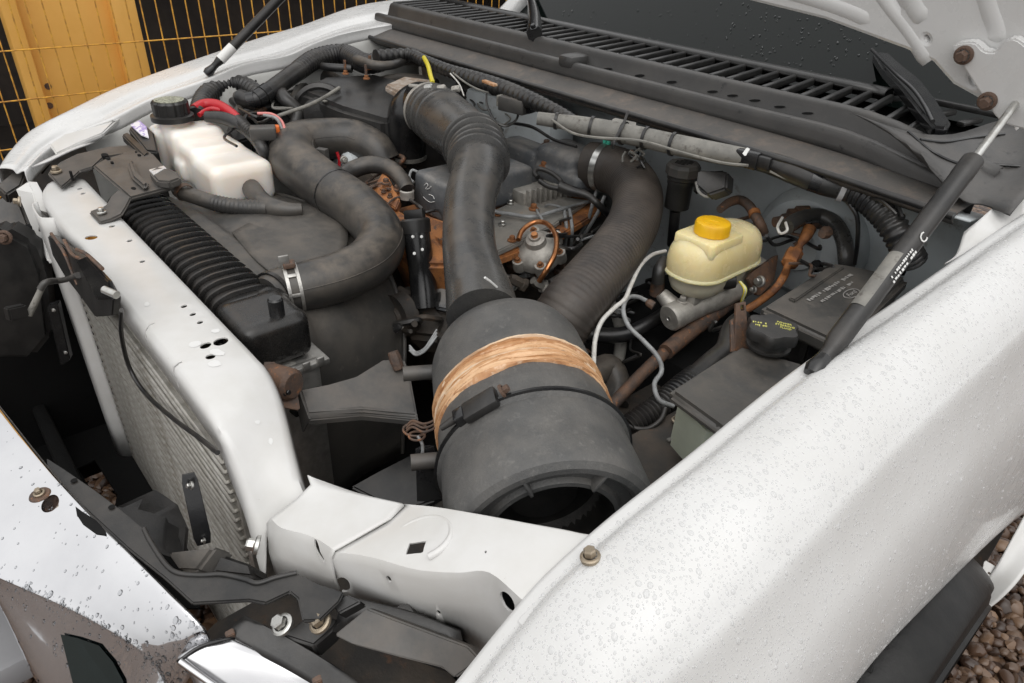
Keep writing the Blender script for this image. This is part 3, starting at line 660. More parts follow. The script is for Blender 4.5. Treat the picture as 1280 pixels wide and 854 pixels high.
rp = loft('tie_panel', [
    [Q(504, 630, 1.042), Q(507, 632, 1.043), Q(480, 655, 1.040), Q(417, 690, 1.031), Q(413, 700, 1.020), Q(420, 722, .985), Q(430, 745, .95)],
    [Q(545, 634, 1.068), Q(548, 636, 1.069), Q(525, 662, 1.060), Q(462, 696, 1.042), Q(459, 707, 1.032), Q(468, 735, .99), Q(478, 762, .95)],
    [Q(600, 643, 1.097), Q(603, 645, 1.098), Q(575, 676, 1.085), Q(520, 712, 1.058), Q(517, 722, 1.048), Q(525, 750, 1.0), Q(535, 785, .95)],
    [Q(660, 654, 1.116), Q(663, 656, 1.117), Q(640, 690, 1.106), Q(572, 716, 1.078), Q(568, 727, 1.066), Q(572, 755, 1.02), Q(580, 800, .95)],
    [Q(705, 662, 1.126), Q(708, 664, 1.127), Q(690, 700, 1.115), Q(612, 716, 1.092), Q(612, 726, 1.08), Q(612, 760, 1.03), Q(612, 830, .95)],
    [Q(735, 668, 1.128), Q(738, 670, 1.128), Q(725, 700, 1.124), Q(660, 755, 1.093), Q(656, 765, 1.08), Q(646, 800, 1.03), Q(640, 850, .96)],
    [Q(765, 668, 1.134), Q(768, 670, 1.134), Q(755, 700, 1.128), Q(700, 770, 1.085), Q(696, 780, 1.07), Q(690, 820, 1.02), Q(680, 860, .96)]], 'white_dirty', su=5, sv=1, thick=.0025, ang=35,
    label='white tie panel running from the support to the near fender')
def hole(px, py, z, wx, wy, n, parent, m='void', rotv=(1, 0, 0), segs=16):
    p = Q(px, py, z); n = V(n).normalized(); x = V(rotv); x = (x-n*x.dot(n)).normalized(); y = n.cross(x)
    v = [p+n*.0012+x*PXR(p, wx)*cos(2*pi*k/segs)+y*PXR(p, wy)*sin(2*pi*k/segs) for k in range(segs)]
    new('hole_disc', me_from(v+[q-n*.02 for q in v], [tuple(range(segs))]+[(k, (k+1) % segs, segs+(k+1) % segs, segs+k) for k in range(segs)]), m, parent, smooth=False)  # black cap with a short skirt, standing in for a dark hole
cut(rp, [(520, 685, 24, 13, -.12, True), (429, 731, 19, 15, -.3, False), (486, 724, 7, 6, 0, False), (634, 752, 27, 13, -.7, False), (548, 766, 6, 5, 0, False), (607, 690, 3, 3, 0, False), (680, 734, 4, 3, 0, False)])
cut(lp, [(398, 690, 9, 13, .6, False)])
# pressed ring round the square hole, rust bleeding from seams
h_ = hit(rp, 526, 672); c_, n_h = h_
x_ = (V((1, .5, 0))-n_h*V((1, .5, 0)).dot(n_h)).normalized(); y_ = n_h.cross(x_)
arcp = [(c_-n_h*.0022+x_*.040*cos(radians(t))+y_*.032*sin(radians(t)), .0045) for t in range(-50, 200, 18)]; tube('pressed_ridge', arcp, 'white_dirty', rp, world=True, segs=8, sub=3)
# corner tab of the fender with its bolt
ft = plate('fender_tab', [Q(718, 700, 1.132), Q(732, 686, 1.135), Q(748, 690, 1.139), Q(690, 752, 1.11), Q(660, 790, 1.085), Q(646, 776, 1.085), Q(690, 736, 1.11), Q(722, 712, 1.128)], 'white_paint', .003, rnd=1)
bolt(Q(738, 696, 1.142), (-.2, -.1, 1), .021, ft, 'steel_bolt')

# ================================================================= HOOD, raised
TH = radians(80); HP = QX(1255, 141, .85); HD = V((0, -cos(TH), sin(TH))); HN = V((1, 0, 0)).cross(HD)
if HN.dot(CAM-HP) < 0: HN = -HN
def H(px, py): return QP(px, py, HP, HN)
edge = [H(1268, 165), H(1255, 141), H(1222, 124), H(1190, 106), H(1165, 78), H(1130, 62), H(1100, 51), H(1030, 25), H(930, 0), H(860, -18)]
mid = [V((x, edge[-1].y, edge[-1].z))+HD*(.012) for x in (0, )]
far = [V((-p.x, p.y, p.z)) for p in edge[::-1]]
Lh = 1.02
front = [V((-.86, HP.y, HP.z))+HD*.5, V((-.84, HP.y, HP.z))+HD*Lh, V((-.5, HP.y, HP.z))+HD*(Lh+.05), V((.5, HP.y, HP.z))+HD*(Lh+.05), V((.84, HP.y, HP.z))+HD*Lh, V((.89, HP.y, HP.z))+HD*.5]
hood = plate('hood', edge+mid+far+front, 'white_paint', .022, [(H(1118, 6), .012, .007, -.1), (H(1158, 49), .005, .0025, 0), (H(1217, 99), .0095, .006, -.3)], bev=.006, label='raised white hood seen from below with its hinge bracket')
def bead(pts, r): 
    r *= 2; P = [H(*p)-HN*(r*.90) for p in pts]; nb_ = 5*(len(P)-1)+1; v, f = tube_data(crom(P, 5), [r*min(1, .86+.05*min(i, nb_-1-i)) for i in range(nb_)], 14); return new('stiffening_bead', me_from(v, f), 'white_paint', hood)
bead([(1060, -60), (1106, 4), (1134, 40), (1152, 66), (1160, 78)], .009); bead([(1118, -60), (1134, -10), (1146, 14), (1160, 28)], .016); bead([(1222, -40), (1236, 10), (1246, 40), (1244, 56)], .014)
bead([(900, -30), (980, -10), (1030, 4), (1068, 18), (1092, 30)], .013)
hb = prism('hinge_bracket', [H(1196, 58), H(1200, 50), H(1226, 47), H(1238, 60), H(1252, 61), H(1262, 46), H(1276, 42), H(1300, 60), H(1300, 160), H(1262, 150), H(1250, 140), H(1212, 80)], HN*.020, 'white_paint', hood, bev=.005, smooth_n=1)
bolt(H(1213, 64)+HN*.022, HN, .026, hood, 'rust_dark'); bolt(H(1242, 121)+HN*.022, HN, .026, hood, 'rust_dark')

# ================================================================= GAS STRUTS
def strut(bot, top, rc, label, collar=None):
    ax = (top-bot).normalized(); L = (top-bot).length
    s = lathe('gas_strut', [(0, .0), (.009, .0), (.009, .03), (rc*.75, .032), (rc, .05), (rc, L*.62), (rc*1.04, L*.622), (rc*1.04, L*.68), (rc*.6, L*.69), (0, L*.69)], bot, ax, 'black_plastic', segs=20, label=label)
    lathe('rod', [(.0055, L*.68), (.0055, L)], bot, ax, 'zinc', s, segs=12)
    lathe('ball_socket', [(0, -.012), (.010, -.01), (.013, 0), (.010, .014), (.007, .03)], bot, ax, 'black_gloss', s, segs=16)
    lathe('top_socket', [(.0055, L-.02), (.009, L-.015), (.011, L), (.008, L+.014), (0, L+.016)], bot, ax, 'black_gloss', s, segs=16)
    return s, ax, L
nb = Q(1020, 461, 1.232); ntp = QX(1292, 100, .862)
gs, gax, gL = strut(nb, ntp, .0135, 'black gas strut holding the hood beside the fuse box')
# torn sleeve: pale label on the near strut, facing the camera
def on_strut(f, side, up, off): 
    c = nb+gax*gL*f; vdir = (CAM-c).normalized(); sx = gax.cross(vdir).normalized(); n = sx.cross(gax); return c+sx*side+n*off, sx, n
rows = []
for f in (.17, .22, .28, .335):
    r = []
    for a in (-70, -45, -20, 5):
        c = nb+gax*gL*f; vdir = (CAM-c).normalized(); sx = gax.cross(vdir).normalized(); n = sx.cross(gax).normalized()
        if n.dot(vdir) < 0: n = -n
        jit = random.uniform(-3, 3); r.append(c+(n*cos(radians(a+jit))-sx*-sin(radians(a+jit)))*.0143)
    rows.append(r)
loft('worn_label', rows, 'loom_grey', gs, su=3, sv=3)
c = nb+gax*gL*.36; vd = (CAM-c).normalized(); sx = gax.cross(vd).normalized(); n = (vd-gax*vd.dot(gax)).normalized(); sgn = 1 if sx.dot(RX) > 0 else -1
side = (n*.80+sx*sgn*.6).normalized()
text('strut_print', 'C', nb+gax*gL*.40+side*.0145, gax, side.cross(gax)*1, .018, 'label_white', gs)
for j_, l_ in enumerate((.05, .065)): marks('strut_print', nb+gax*gL*.31+side*.0145+side.cross(gax).normalized()*(.003-.006*j_), gax, side.cross(gax), l_, .0035, 12, 'label_white', gs, 3+j_)
fb = Q(261, 90, 1.252); ftop = QX(432, -88, -.84)
fs_, fax, fL = strut(fb, ftop, .013, 'black gas strut standing on the far fender', )
lathe('paper_band', [(.0134, .045), (.0134, .095)], fb, fax, 'label_white', fs_, segs=20)

# ================================================================= COWL, WINDSHIELD
xsC = [-1.0, -.8, -.5, -.2, .1, .4, .6, .74, .84]
def bow(x): return .035*max(0, abs(x)-.55)**1.0*0 
def cz(x): return 1.0
def sec(x):   # cowl cross-section, ledge to grille lip
    d = .05*max(0, x-.55)/.3
    return [V((x, 1.056, 1.284-d*.2)), V((x, 1.045, 1.293-d*.2)), V((x, 1.05, 1.302-d*.2)), V((x, 1.062, 1.305-d*.2)), V((x, 1.11, 1.318-d*.4)), V((x, 1.125, 1.320-d*.4))]
def sec2(x):
    d = .04*max(0, x-.60)/.24
    return [V((x, 1.125, 1.316-d)), V((x, 1.128, 1.348-d)), V((x, 1.136, 1.354-d)), V((x, 1.150, 1.352-d)), V((x, 1.160, 1.340-d)), V((x, 1.172, 1.339-d)), V((x, 1.182, 1.362-d)), V((x, 1.188, 1.377-d)), V((x, 1.20, 1.382-d)), V((x, 1.212, 1.380-d))]
loft('cowl_ledge', [sec(x) for x in xsC], 'cowl_ledge', su=3, sv=3, thick=.003, label='dusty brown ledge below the windshield cowl', flip=False)
cw = loft('cowl_panel', [sec2(x) for x in xsC], 'cowl_black', su=3, sv=3, thick=.003, label='black plastic cowl panel with louvred air intake')
tube('hood_seal', [(V((x, 1.043, 1.302-.01*max(0, x-.55)/.3)), .0065) for x in xsC], 'cable_black', cw, world=True, sub=3, segs=10)
rbox('joint_strap', V((-.12, 1.16, 1.353)), (.05, .075, .03), 'cowl_black', cw, bev=.01)
# louvre slats, each one
bm = bmesh.new(); rbox_bm(bm, V((0, .085, 0)), (.011, .18, .016), .0035, 2); bmesh.ops.recalc_face_normals(bm, faces=bm.faces)
SL = bpy.data.meshes.new('louvre_slat'); bm.to_mesh(SL); bm.free(); shade(SL, 50); SL.materials.append(MT['cowl_slat'])
x = -1.0
while x < .70:
    o = bpy.data.objects.new('louvre_slat', SL); COL.objects.link(o); o.parent = cw; o.location = (x, 1.205, 1.376-.04*max(0, x-.60)/.24); o.rotation_euler = (0, 0, radians(9)); x += .043
bar = loft('rear_rail', [[V((x, 1.375, 1.377)), V((x, 1.38, 1.386)), V((x, 1.40, 1.388)), V((x, 1.415, 1.380)), V((x, 1.42, 1.36))] for x in (-1.0, -.4, .2, .55)], 'cowl_slat', cw, su=3, sv=3, thick=.003)
loft('intake_well', [[V((x, 1.19, 1.34)), V((x, 1.21, 1.29)), V((x, 1.5, 1.29)), V((x, 1.56, 1.36))] for x in (-1.02, -.2, .4, .80)], 'void', cw, su=2, sv=3, thick=.002)
for i in range(11):   # second grid behind, near side
    px0 = .18+i*.052; rbox('grid_bar', V((px0, 1.445+.0*i, 1.37-.004*max(0, i-5))), (.016, .075, .010), 'cowl_slat', cw, bev=.003, rot=rz(-8))
rbox('grid_rail', V((.44, 1.485, 1.366)), (.62, .016, .012), 'cowl_slat', cw, bev=.003)
# near end cap of the cowl
ec = loft('cowl_end_cap', [[Q(1062, 140, 1.382), Q(1100, 160, 1.372), Q(1120, 172, 1.365)], [Q(1130, 163, 1.378), Q(1150, 190, 1.36), Q(1165, 215, 1.335)], [Q(1190, 168, 1.375), Q(1205, 200, 1.345), Q(1205, 250, 1.31)], [Q(1252, 150, 1.38), Q(1262, 205, 1.34), Q(1230, 255, 1.31)], [Q(1300, 150, 1.39), Q(1300, 215, 1.35), Q(1262, 268, 1.315)]], 'cowl_black', su=4, sv=4, thick=.003, label='black end cap of the cowl beside the near fender')
for pts_ in ([(1068, 148), (1100, 150), (1135, 165), (1165, 190), (1200, 205), (1240, 206), (1275, 208)], [(1120, 176), (1122, 186), (1124, 196)], [(1150, 175), (1180, 178), (1220, 172), (1255, 168)]):
    hs_ = [hit(ec, *q) for q in pts_]; hs_ = [(h_[0]+h_[1]*.0005, .0028) for h_ in hs_ if h_]
    if len(hs_) > 2: tube('moulded_line', hs_, 'black_gloss', ec, world=True, segs=6)
loft('scuttle_corner', [[Q(1180, 330, 1.262), Q(1195, 318, 1.27), Q(1205, 290, 1.287)], [Q(1206, 318, 1.272), Q(1218, 300, 1.285), Q(1232, 268, 1.305)], [Q(1232, 305, 1.285), Q(1245, 285, 1.295), Q(1262, 240, 1.315)], [Q(1285, 285, 1.300), Q(1288, 250, 1.31), Q(1290, 200, 1.33)]], 'white_dirty', su=4, sv=4, thick=.003, label='pale painted corner between cowl and near fender')
ws = plate('windshield', [V((-.80, 1.52, 1.33)), V((.80, 1.52, 1.33)), V((.68, 2.10, 1.83)), V((-.68, 2.10, 1.83))], 'glass', .006, label='dark rain-spotted windshield behind the cowl')
rbox('unseen_cab_roof', V((0, 2.8, 1.86)), (1.5, 1.5, .06), 'white_paint', bev=.02, label='unseen white cab roof added to darken the cab behind the glass')  # cab shell out of view, added only for darkness and reflections
rbox('unseen_cab_back', V((0, 3.5, 1.3)), (1.6, .06, 1.1), 'white_paint', bev=.01); rbox('unseen_dash_block', V((0, 1.95, 1.22)), (1.5, .5, .16), 'void', bev=.03)  # rear wall and black dash block added to darken the cab
for s in (-1, 1): tube('windshield_pillar', [(V((s*.82, 1.50, 1.32)), .035), (V((s*.71, 2.12, 1.85)), .032)], 'white_paint', world=True, segs=10)
# wiper arms
def wiper(P, wds, lab):
    vs_, fs = tube_data(crom(P, 5), crom(wds, 5), 8, prof=lambda a: 1 if abs(sin(a)) > .5 else 1.0)
    return new('wiper_arm', me_from(vs_, fs), 'black_gloss', TRUCK, lab, ang=60)
wa = prism('wiper_arm', [Q(1074, 38, 1.43), Q(1086, 42, 1.43), Q(1128, 82, 1.415), Q(1152, 100, 1.405), Q(1172, 124, 1.395), Q(1190, 152, 1.385), Q(1184, 160, 1.382), Q(1168, 158, 1.385), Q(1150, 138, 1.392), Q(1128, 110, 1.402), Q(1104, 84, 1.412)], V((0, .0, -.022)), 'black_gloss', bev=.005, seg=2, label='black wiper arm at the near end of the cowl')
tube('arm_edge', [(1090, 62, 1.432), (1120, 92, 1.422), (1142, 112, 1.414), (1156, 132, 1.405), (1166, 152, 1.395)], 'black_gloss', wa, r=.004, segs=8)
wb = wiper([Q(668, 42, 1.388), Q(668, 22, 1.40), Q(664, 0, 1.42), Q(655, -40, 1.46)], [.021, .019, .014, .010], 'black wiper arm at the far end of the cowl')
bolt(Q(667, 35, 1.412), (0, -.5, 1), .02, wb, 'black_gloss', 'pivot_nut')
for (a_, b_) in ((891, 115), (916, 120), (944, 126), (975, 134), (1010, 142), (840, 103), (800, 95), (760, 87)): punch(cw, a_, b_, 15, 2.6, -.22, name='drain_patch')  # black patches stand in for the darkness of drain openings
# firewall
fwl = loft('firewall', [[V((x, 1.060, 1.284)), V((x, 1.12, 1.275)), V((x, 1.20, 1.25)), V((x, 1.24, 1.16)), V((x, 1.25, .45))] for x in (-.9, -.3, .2, .5, .7, .86)], 'firewall_blue', su=2, sv=3, thick=.003, label='blue grey firewall under the cowl ledge')

# ================================================================= FRONT: grille shell, header, headlight, bumper
back = [(-120, 350), (-60, 430), (0, 510), (60, 585), (110, 640), (160, 690), (215, 745), (248, 778), (264, 806)]
frnt = [(-270, 560), (-170, 640), (-80, 690), (-20, 714), (60, 748), (110, 772), (165, 806), (200, 842), (218, 885)]
BZ = [.998]*6+[.994, .982, .955]
rows = []
bot = [(-275, 566, .945), (-174, 648, .942), (-84, 700, .940), (-18, 730, .938), (42, 846, .875), (72, 885, .855), (120, 912, .845), (168, 932, .85), (196, 950, .865)]
for b, f_, g_ in zip(back, frnt, bot):
    k_ = len(rows); B = Q(*b, BZ[k_]); F_ = Q(*f_, ([.955]*6+[.948, .925, .88])[k_]); d = F_-B; G = Q(*g_)
    rows.append([B+V((0, .004, -.012)), B+V((0, .001, -.002)), B+d*.08+V((0, 0, .003)), B+d*.4+V((0, 0, .006)), B+d*.75+V((0, 0, .004)), F_-d*.06+V((0, 0, .001)), F_, F_.lerp(G, .05), F_.lerp(G, .35), G, G+V((-.01, .012, -.004))])
GROWS = rows
gs_ = loft('grille_shell', rows, 'chrome', su=6, sv=4, thick=.003, label='chrome grille shell wet with rain drops', flip=True, ang=70)
op = []
for a_, b_ in ((78, 792), (100, 797), (126, 806), (143, 826), (156, 850), (160, 880), (100, 880)):
    h_ = hit(gs_, a_, b_)
    op.append((h_[0]+h_[1]*.0025) if h_ else Q(a_, b_, .90))
MT['grille_dark'] = mat('grille_dark', (.012, .018, .018), .12)
v = op; new('opening_sheet', me_from(v, [tuple(range(len(v)))]), 'grille_dark', gs_, smooth=False)  # dark sheet laid on the shell, standing in for the shaded opening
p = Q(50, 619, 1.003); gb = lathe('washer_mark', [(0, .002), (.012, .002), (.013, 0)], p, (.0, -.1, 1), 'rust_dark', gs_); bolt(p+V((0, 0, .004)), (0, -.1, 1), .014, gs_, 'steel_bolt')
pp = [Q(95, 634, 1.0065), Q(103, 640, 1.0068), Q(120, 652, 1.0065), Q(133, 666, 1.0062), Q(133, 670, 1.0062), Q(120, 668, 1.0067), Q(105, 657, 1.007), Q(97, 645, 1.007)]
sl_ = [hit(gs_, a_, b_) for a_, b_ in ((95, 634), (103, 640), (120, 652), (133, 666), (133, 670), (120, 668), (105, 657), (97, 645))]
new('slot_patch', me_from([h_[0]+h_[1]*.0015 for h_ in sl_ if h_], [tuple(range(len([h_ for h_ in sl_ if h_])))]), 'void', gs_, smooth=False)  # black patch on the chrome stands in for a dark opening
for (a_, b_, r_) in ((36, 583, .5), ): pass
MT['bumper_grey'] = mat('bumper_grey', (.27, .27, .28), .35, c2=(.24, .24, .25), scale=5)
rbox('front_bumper', V((-.31, -.345, .70)), (1.14, .17, .05), 'bumper_grey', bev=.012, label='grey painted bumper end under the grille')
# dark header plate behind the shell
hpts = [(58, 572), (80, 586), (118, 612), (150, 636), (180, 661), (188, 677), (206, 704), (222, 716), (250, 719), (277, 718), (305, 724), (322, 729), (345, 722), (371, 716), (397, 729), (430, 740), (424, 752), (400, 775), (378, 776), (372, 748), (362, 740), (332, 754), (311, 750), (240, 754), (205, 722), (160, 686), (110, 640), (60, 592)]
hp = prism('header_plate', [Q(a_, b_, .982+.00005*a_) for a_, b_ in hpts], V((0, .0, -.006)), 'black_plastic', bev=.0018, label='black plastic header plate behind the chrome grille')
tube('plate_edge', [Q(a_, b_, .983+.00005*a_) for a_, b_ in []] or [(180, 661, .992), (188, 677, .992), (206, 704, .993), (222, 716, .994), (250, 719, .995), (277, 718, .997), (305, 724, .998), (322, 729, .999), (345, 722, 1.0), (371, 716, 1.001)], 'black_plastic', hp, r=.003, segs=8)
for (a_, b_, w1) in ((93, 602, 8), (140, 635, 8)): punch(hp, a_, b_, w1, 5, .5)
prism('support_fin', [Q(142, 632, .96), Q(195, 608, .97), Q(208, 640, .93), Q(205, 688, .90), Q(160, 672, .93)], V((.02, .02, -.03)), 'black_plastic', hp, bev=.004)
prism('support_fin', [Q(205, 690, .965), Q(270, 682, .975), Q(245, 715, .955), Q(222, 714, .95)], V((.01, .02, -.02)), 'grey_plastic', hp, bev=.004)
prism('support_fin', [Q(275, 692, .96), Q(312, 705, .965), Q(318, 722, .95), Q(262, 716, .95)], V((.01, .02, -.03)), 'black_plastic', hp, bev=.004)
pt = plate('black_tab', [Q(225, 594, 1.02), Q(245, 590, 1.02), Q(266, 678, .93), Q(244, 684, .93)], 'black_gloss', .003, rnd=1, label='black steel tab in front of the condenser')
bolt(Q(239, 607, 1.012), (0, -1, .4), .012, pt, 'zinc', 'rivet'); bolt(Q(255, 676, .94), (0, -1, .4), .008, pt, 'zinc', 'rivet')
# headlight and its mounting brackets
hl = loft('headlight', [[Q(222, 822, .965), Q(250, 805, .968), Q(285, 795, .965)], [Q(240, 850, .945), Q(300, 825, .95), Q(335, 818, .945)], [Q(260, 900, .91), Q(380, 870, .91), Q(410, 860, .915)], [Q(300, 960, .86), Q(470, 940, .86), Q(500, 930, .87)]], 'chrome_edge', su=5, sv=4, thick=.02, label='clear headlight corner beside the chrome grille')
loft('lens_edge', [[Q(220, 826, .969), Q(226, 822, .972)], [Q(250, 806, .973), Q(256, 804, .974)], [Q(288, 796, .969), Q(294, 797, .968)]], 'black_gloss', hl, su=4, sv=1, thick=.004)
tube('lens_rim', [(224, 826, .972), (252, 846, .955), (300, 880, .925), (340, 910, .90)], 'chrome', hl, r=.004, segs=8)
hh = loft('headlight_housing', [[Q(280, 798, .96), Q(295, 778, .968), Q(308, 770, .968), Q(312, 790, .95)], [Q(330, 822, .945), Q(345, 800, .955), Q(356, 795, .955), Q(360, 815, .93)], [Q(400, 862, .915), Q(412, 842, .925), Q(425, 836, .925), Q(432, 860, .90)], [Q(480, 920, .87), Q(490, 900, .88), Q(500, 892, .88), Q(510, 920, .86)]], 'black_plastic', su=5, sv=3, thick=.006, label='black headlight housing rim')
for (a, b) in ((286, 790), (395, 848)): prism('clip', [Q(a-6, b, .968), Q(a+5, b-6, .968), Q(a+8, b+2, .966), Q(a-3, b+7, .966)], V((0, 0, -.008)), 'rust_dark', hh, bev=.001)
bk = prism('headlight_bracket', [Q(352, 795, .955), Q(392, 762, .975), Q(424, 775, .972), Q(418, 785, .965), Q(392, 808, .95)], V((.0, .005, -.028)), 'black_plastic', bev=.003, label='black headlight bracket held by two flanged bolts')
bolt(Q(353, 781, .982), (-.1, -.45, .9), .026, bk, 'zinc'); bolt(Q(400, 778, .988), (-.1, -.45, .9), .026, bk, 'steel_bolt')
sh2 = prism('splash_panel', [Q(416, 794, .975), Q(458, 760, .985), Q(488, 772, .985), Q(585, 808, .99), Q(600, 825, .985), Q(568, 848, .965), Q(552, 835, .965), Q(500, 822, .965), Q(440, 806, .968)], V((.0, .01, -.008)), 'bracket_grey', bev=.002, label='dark plastic splash panel under the tie panel')
prism('splash_rib', [Q(415, 755, .99), Q(432, 742, 1.0), Q(452, 752, .995), Q(422, 768, .985)], V((0, .01, -.02)), 'black_plastic', sh2, bev=.002)
loft('splash_back', [[Q(430, 745, .99), Q(415, 790, .96)], [Q(470, 755, .985), Q(470, 800, .95)], [Q(520, 768, .985), Q(530, 830, .94)], [Q(575, 790, .98), Q(590, 850, .93)]], 'black_plastic', sh2, su=3, sv=2, thick=.004)
prism('lamp_back', [Q(486, 762, .985), Q(512, 748, .985), Q(520, 762, .98), Q(545, 762, .975), Q(575, 800, .965), Q(530, 800, .95)], V((0, .02, -.03)), 'black_plastic', sh2, bev=.004)
rbox('frame_horn', V((.63, .03, .80)), (.30, .22, .14), 'engine_dirty', bev=.02, label='grimy frame end behind the headlight')
# ================================================================= RADIATOR STACK
cond = rbox('condenser', V((-.03, .038, .68)), (.83, .022, .70), 'core_metal', bev=.002, label='aluminium condenser core in front of the radiator')
tm = bpy.data.meshes.new('core_tube'); bm = bmesh.new(); rbox_bm(bm, V((0, 0, 0)), (.82, .014, .0085), .003, 1)
bmesh.ops.recalc_face_normals(bm, faces=bm.faces); bm.to_mesh(tm); bm.free(); tm.materials.append(MT['core_metal']); shade(tm, 40)
z = .335
while z < 1.025:
    o = bpy.data.objects.new('core_tube', tm); COL.objects.link(o); o.parent = cond; o.location = (-.03+random.uniform(-.002, .002), .025+random.uniform(-.001, .001), z); o.rotation_euler = (random.uniform(-.03, .03), random.uniform(-.0004, .0004), 0); z += .0185
for sx_ in (-.452, .392): rbox('header_tube', V((sx_, .038, .59)), (.022, .03, .54), 'aluminium', cond, bev=.008)
rad = rbox('radiator', V((-.17, .195, .74)), (.72, .05, .52), 'core_metal', bev=.003, label='radiator with ribbed black top tank')
# top tank with ribs
def tsec(y0, y1, zt, zb, e=0): 
    return [V((0, y0-e, zb)), V((0, y0-e, zt-.030)), V((0, y0+.008-e*.7, zt-.009+e*.7)), V((0, y0+.028, zt+e)), V((0, (y0+y1)/2, zt+.002+e)), V((0, y1-.016, zt+e)), V((0, y1-.004+e*.7, zt-.008+e*.7)), V((0, y1+e, zt-.025)), V((0, y1+e, zb))]
TZ = 1.082
rows = [[p+V((x, 0, 0)) for p in tsec(.142, .246, TZ, .99)] for x in (-.56, -.4, -.2, 0, .10)]
tt = loft('top_tank', rows, 'tank_black', rad, su=1, sv=4)
v = []; f = []
S0 = crom(tsec(.142, .246, TZ, 1.0, .0005), 4); S1 = crom(tsec(.142, .246, TZ, 1.0, .0075), 4)
n_ = len(S0)
for s, dx in ((S0, -.0042), (S1, -.0024), (S1, .0024), (S0, .0042)): v += [p+V((dx, 0, 0)) for p in s]
for r_ in range(3):
    for k in range(n_-1): f.append((r_*n_+k, r_*n_+k+1, (r_+1)*n_+k+1, (r_+1)*n_+k))
RB = me_from(v, f, 'tank_rib'); shade(RB, 50); RB.materials.append(MT['tank_black'])
x = -.545
while x < .07:
    o = bpy.data.objects.new('tank_rib', RB); COL.objects.link(o); o.parent = rad; o.location = (x, 0, 0); x += .0285
blk = fused('outlet_block', lambda bm: (rbox_bm(bm, V((.128, .197, 1.045)), (.125, .118, .085), .018, 3), rbox_bm(bm, V((.075, .235, 1.055)), (.075, .06, .06), .02, 3)), 'tank_black', rad, voxel=.004, it=5)
kn = lathe('bleed_knob', [(0, .034), (.010, .034), (.0125, .031), (.0125, .0), (.015, -.004), (.015, -.01)], Q(347, 395, 1.085), (0, 0, 1), 'black_gloss', rad, segs=20)
rbox('side_plate', V((.195, .205, .80)), (.012, .10, .40), 'aluminium', rad, bev=.003)
rbox('crimp_edge', V((.12, .205, .993)), (.175, .135, .012), 'aluminium', rad, bev=.003)
for k in range(7): rbox('crimp_tab', V((.045+.024*k, .139, 1.0)), (.013, .006, .016), 'aluminium', rad, bev=.002)
for k in range(5): rbox('crimp_tab', V((.207, .15+.026*k, 1.0)), (.006, .014, .016), 'aluminium', rad, bev=.002)
hole(371, 518, .95, 7, 7, (1, 0, .2), rad)
# pivot bushing by the leg
pv = lathe('pivot_bush', [(0, .03), (.02, .03), (.026, .024), (.026, -.02), (.0, -.02)], Q(350, 477, 1.02), (.9, .35, .1), 'rust_dark', label='rusty rubber pivot bush beside the support leg'); bolt(Q(358, 490, 1.02), (.9, .3, .2), .014, pv, 'black_gloss')
plate('bush_bracket', [Q(327, 455, 1.04), Q(345, 452, 1.04), Q(362, 476, 1.02), Q(372, 492, 1.0), Q(374, 515, .98), Q(352, 508, 1.0), Q(338, 490, 1.02)], 'rust_dark', .004, rnd=1, parent=pv)
# fan shroud
def arc_rear():
    return [V((-.58, .47, 1.02)), V((-.40, .50, 1.052)), V((-.2, .545, 1.055)), V((-.09, .545, 1.03)), V((.0, .535, .97)), V((.07, .51, .90)), V((.115, .475, .80)), V((.12, .46, .62))]
def arc_front():
    return [V((-.57, .25, 1.05)), V((-.40, .25, 1.068)), V((-.2, .25, 1.068)), V((-.02, .25, 1.068)), V((.08, .25, 1.05)), V((.135, .25, 1.0)), V((.15, .25, .85)), V((.15, .25, .62))]
af, ar = arc_front(), arc_rear()
midr = [a.lerp(b, .45)+V((0, 0, .006)) for a, b in zip(af, ar)]
shr = loft('fan_shroud', [[p+V((0, -.004, .0)) for p in af], [a.lerp(b, .12) for a, b in zip(af, ar)], [a.lerp(b, .2)-V((0, 0, .008)) for a, b in zip(af, ar)], midr, [a.lerp(b, .8) for a, b in zip(af, ar)], ar], 'grey_plastic', su=4, sv=5, thick=.004, label='large dark grey plastic fan shroud behind the radiator')
tube('shroud_lip', [(p+V((0, -.003, .003)), .0035) for p in af[:6]], 'loom_grey', shr, world=True, segs=8)
tube('shroud_edge', [(p, .005) for p in ar], 'grey_plastic', shr, world=True, segs=8)
loft('shroud_recess', [[Q(290, 290, 1.066), Q(345, 262, 1.066), Q(400, 250, 1.066), Q(425, 268, 1.064)], [Q(302, 305, 1.068), Q(350, 292, 1.068), Q(395, 285, 1.067), Q(435, 292, 1.06)], [Q(320, 325, 1.071), Q(360, 322, 1.07), Q(395, 318, 1.07), Q(430, 322, 1.06)], [Q(345, 345, 1.07), Q(370, 345, 1.07), Q(400, 342, 1.068), Q(430, 340, 1.058)]], 'grey_plastic', shr, su=4, sv=4, thick=.004)
lathe('torn_edge', [(.0, 0), (.009, .001), (.006, .006), (0, .008)], Q(500, 408, .93), (.4, -.6, .6), 'wire_white', shr, segs=7)

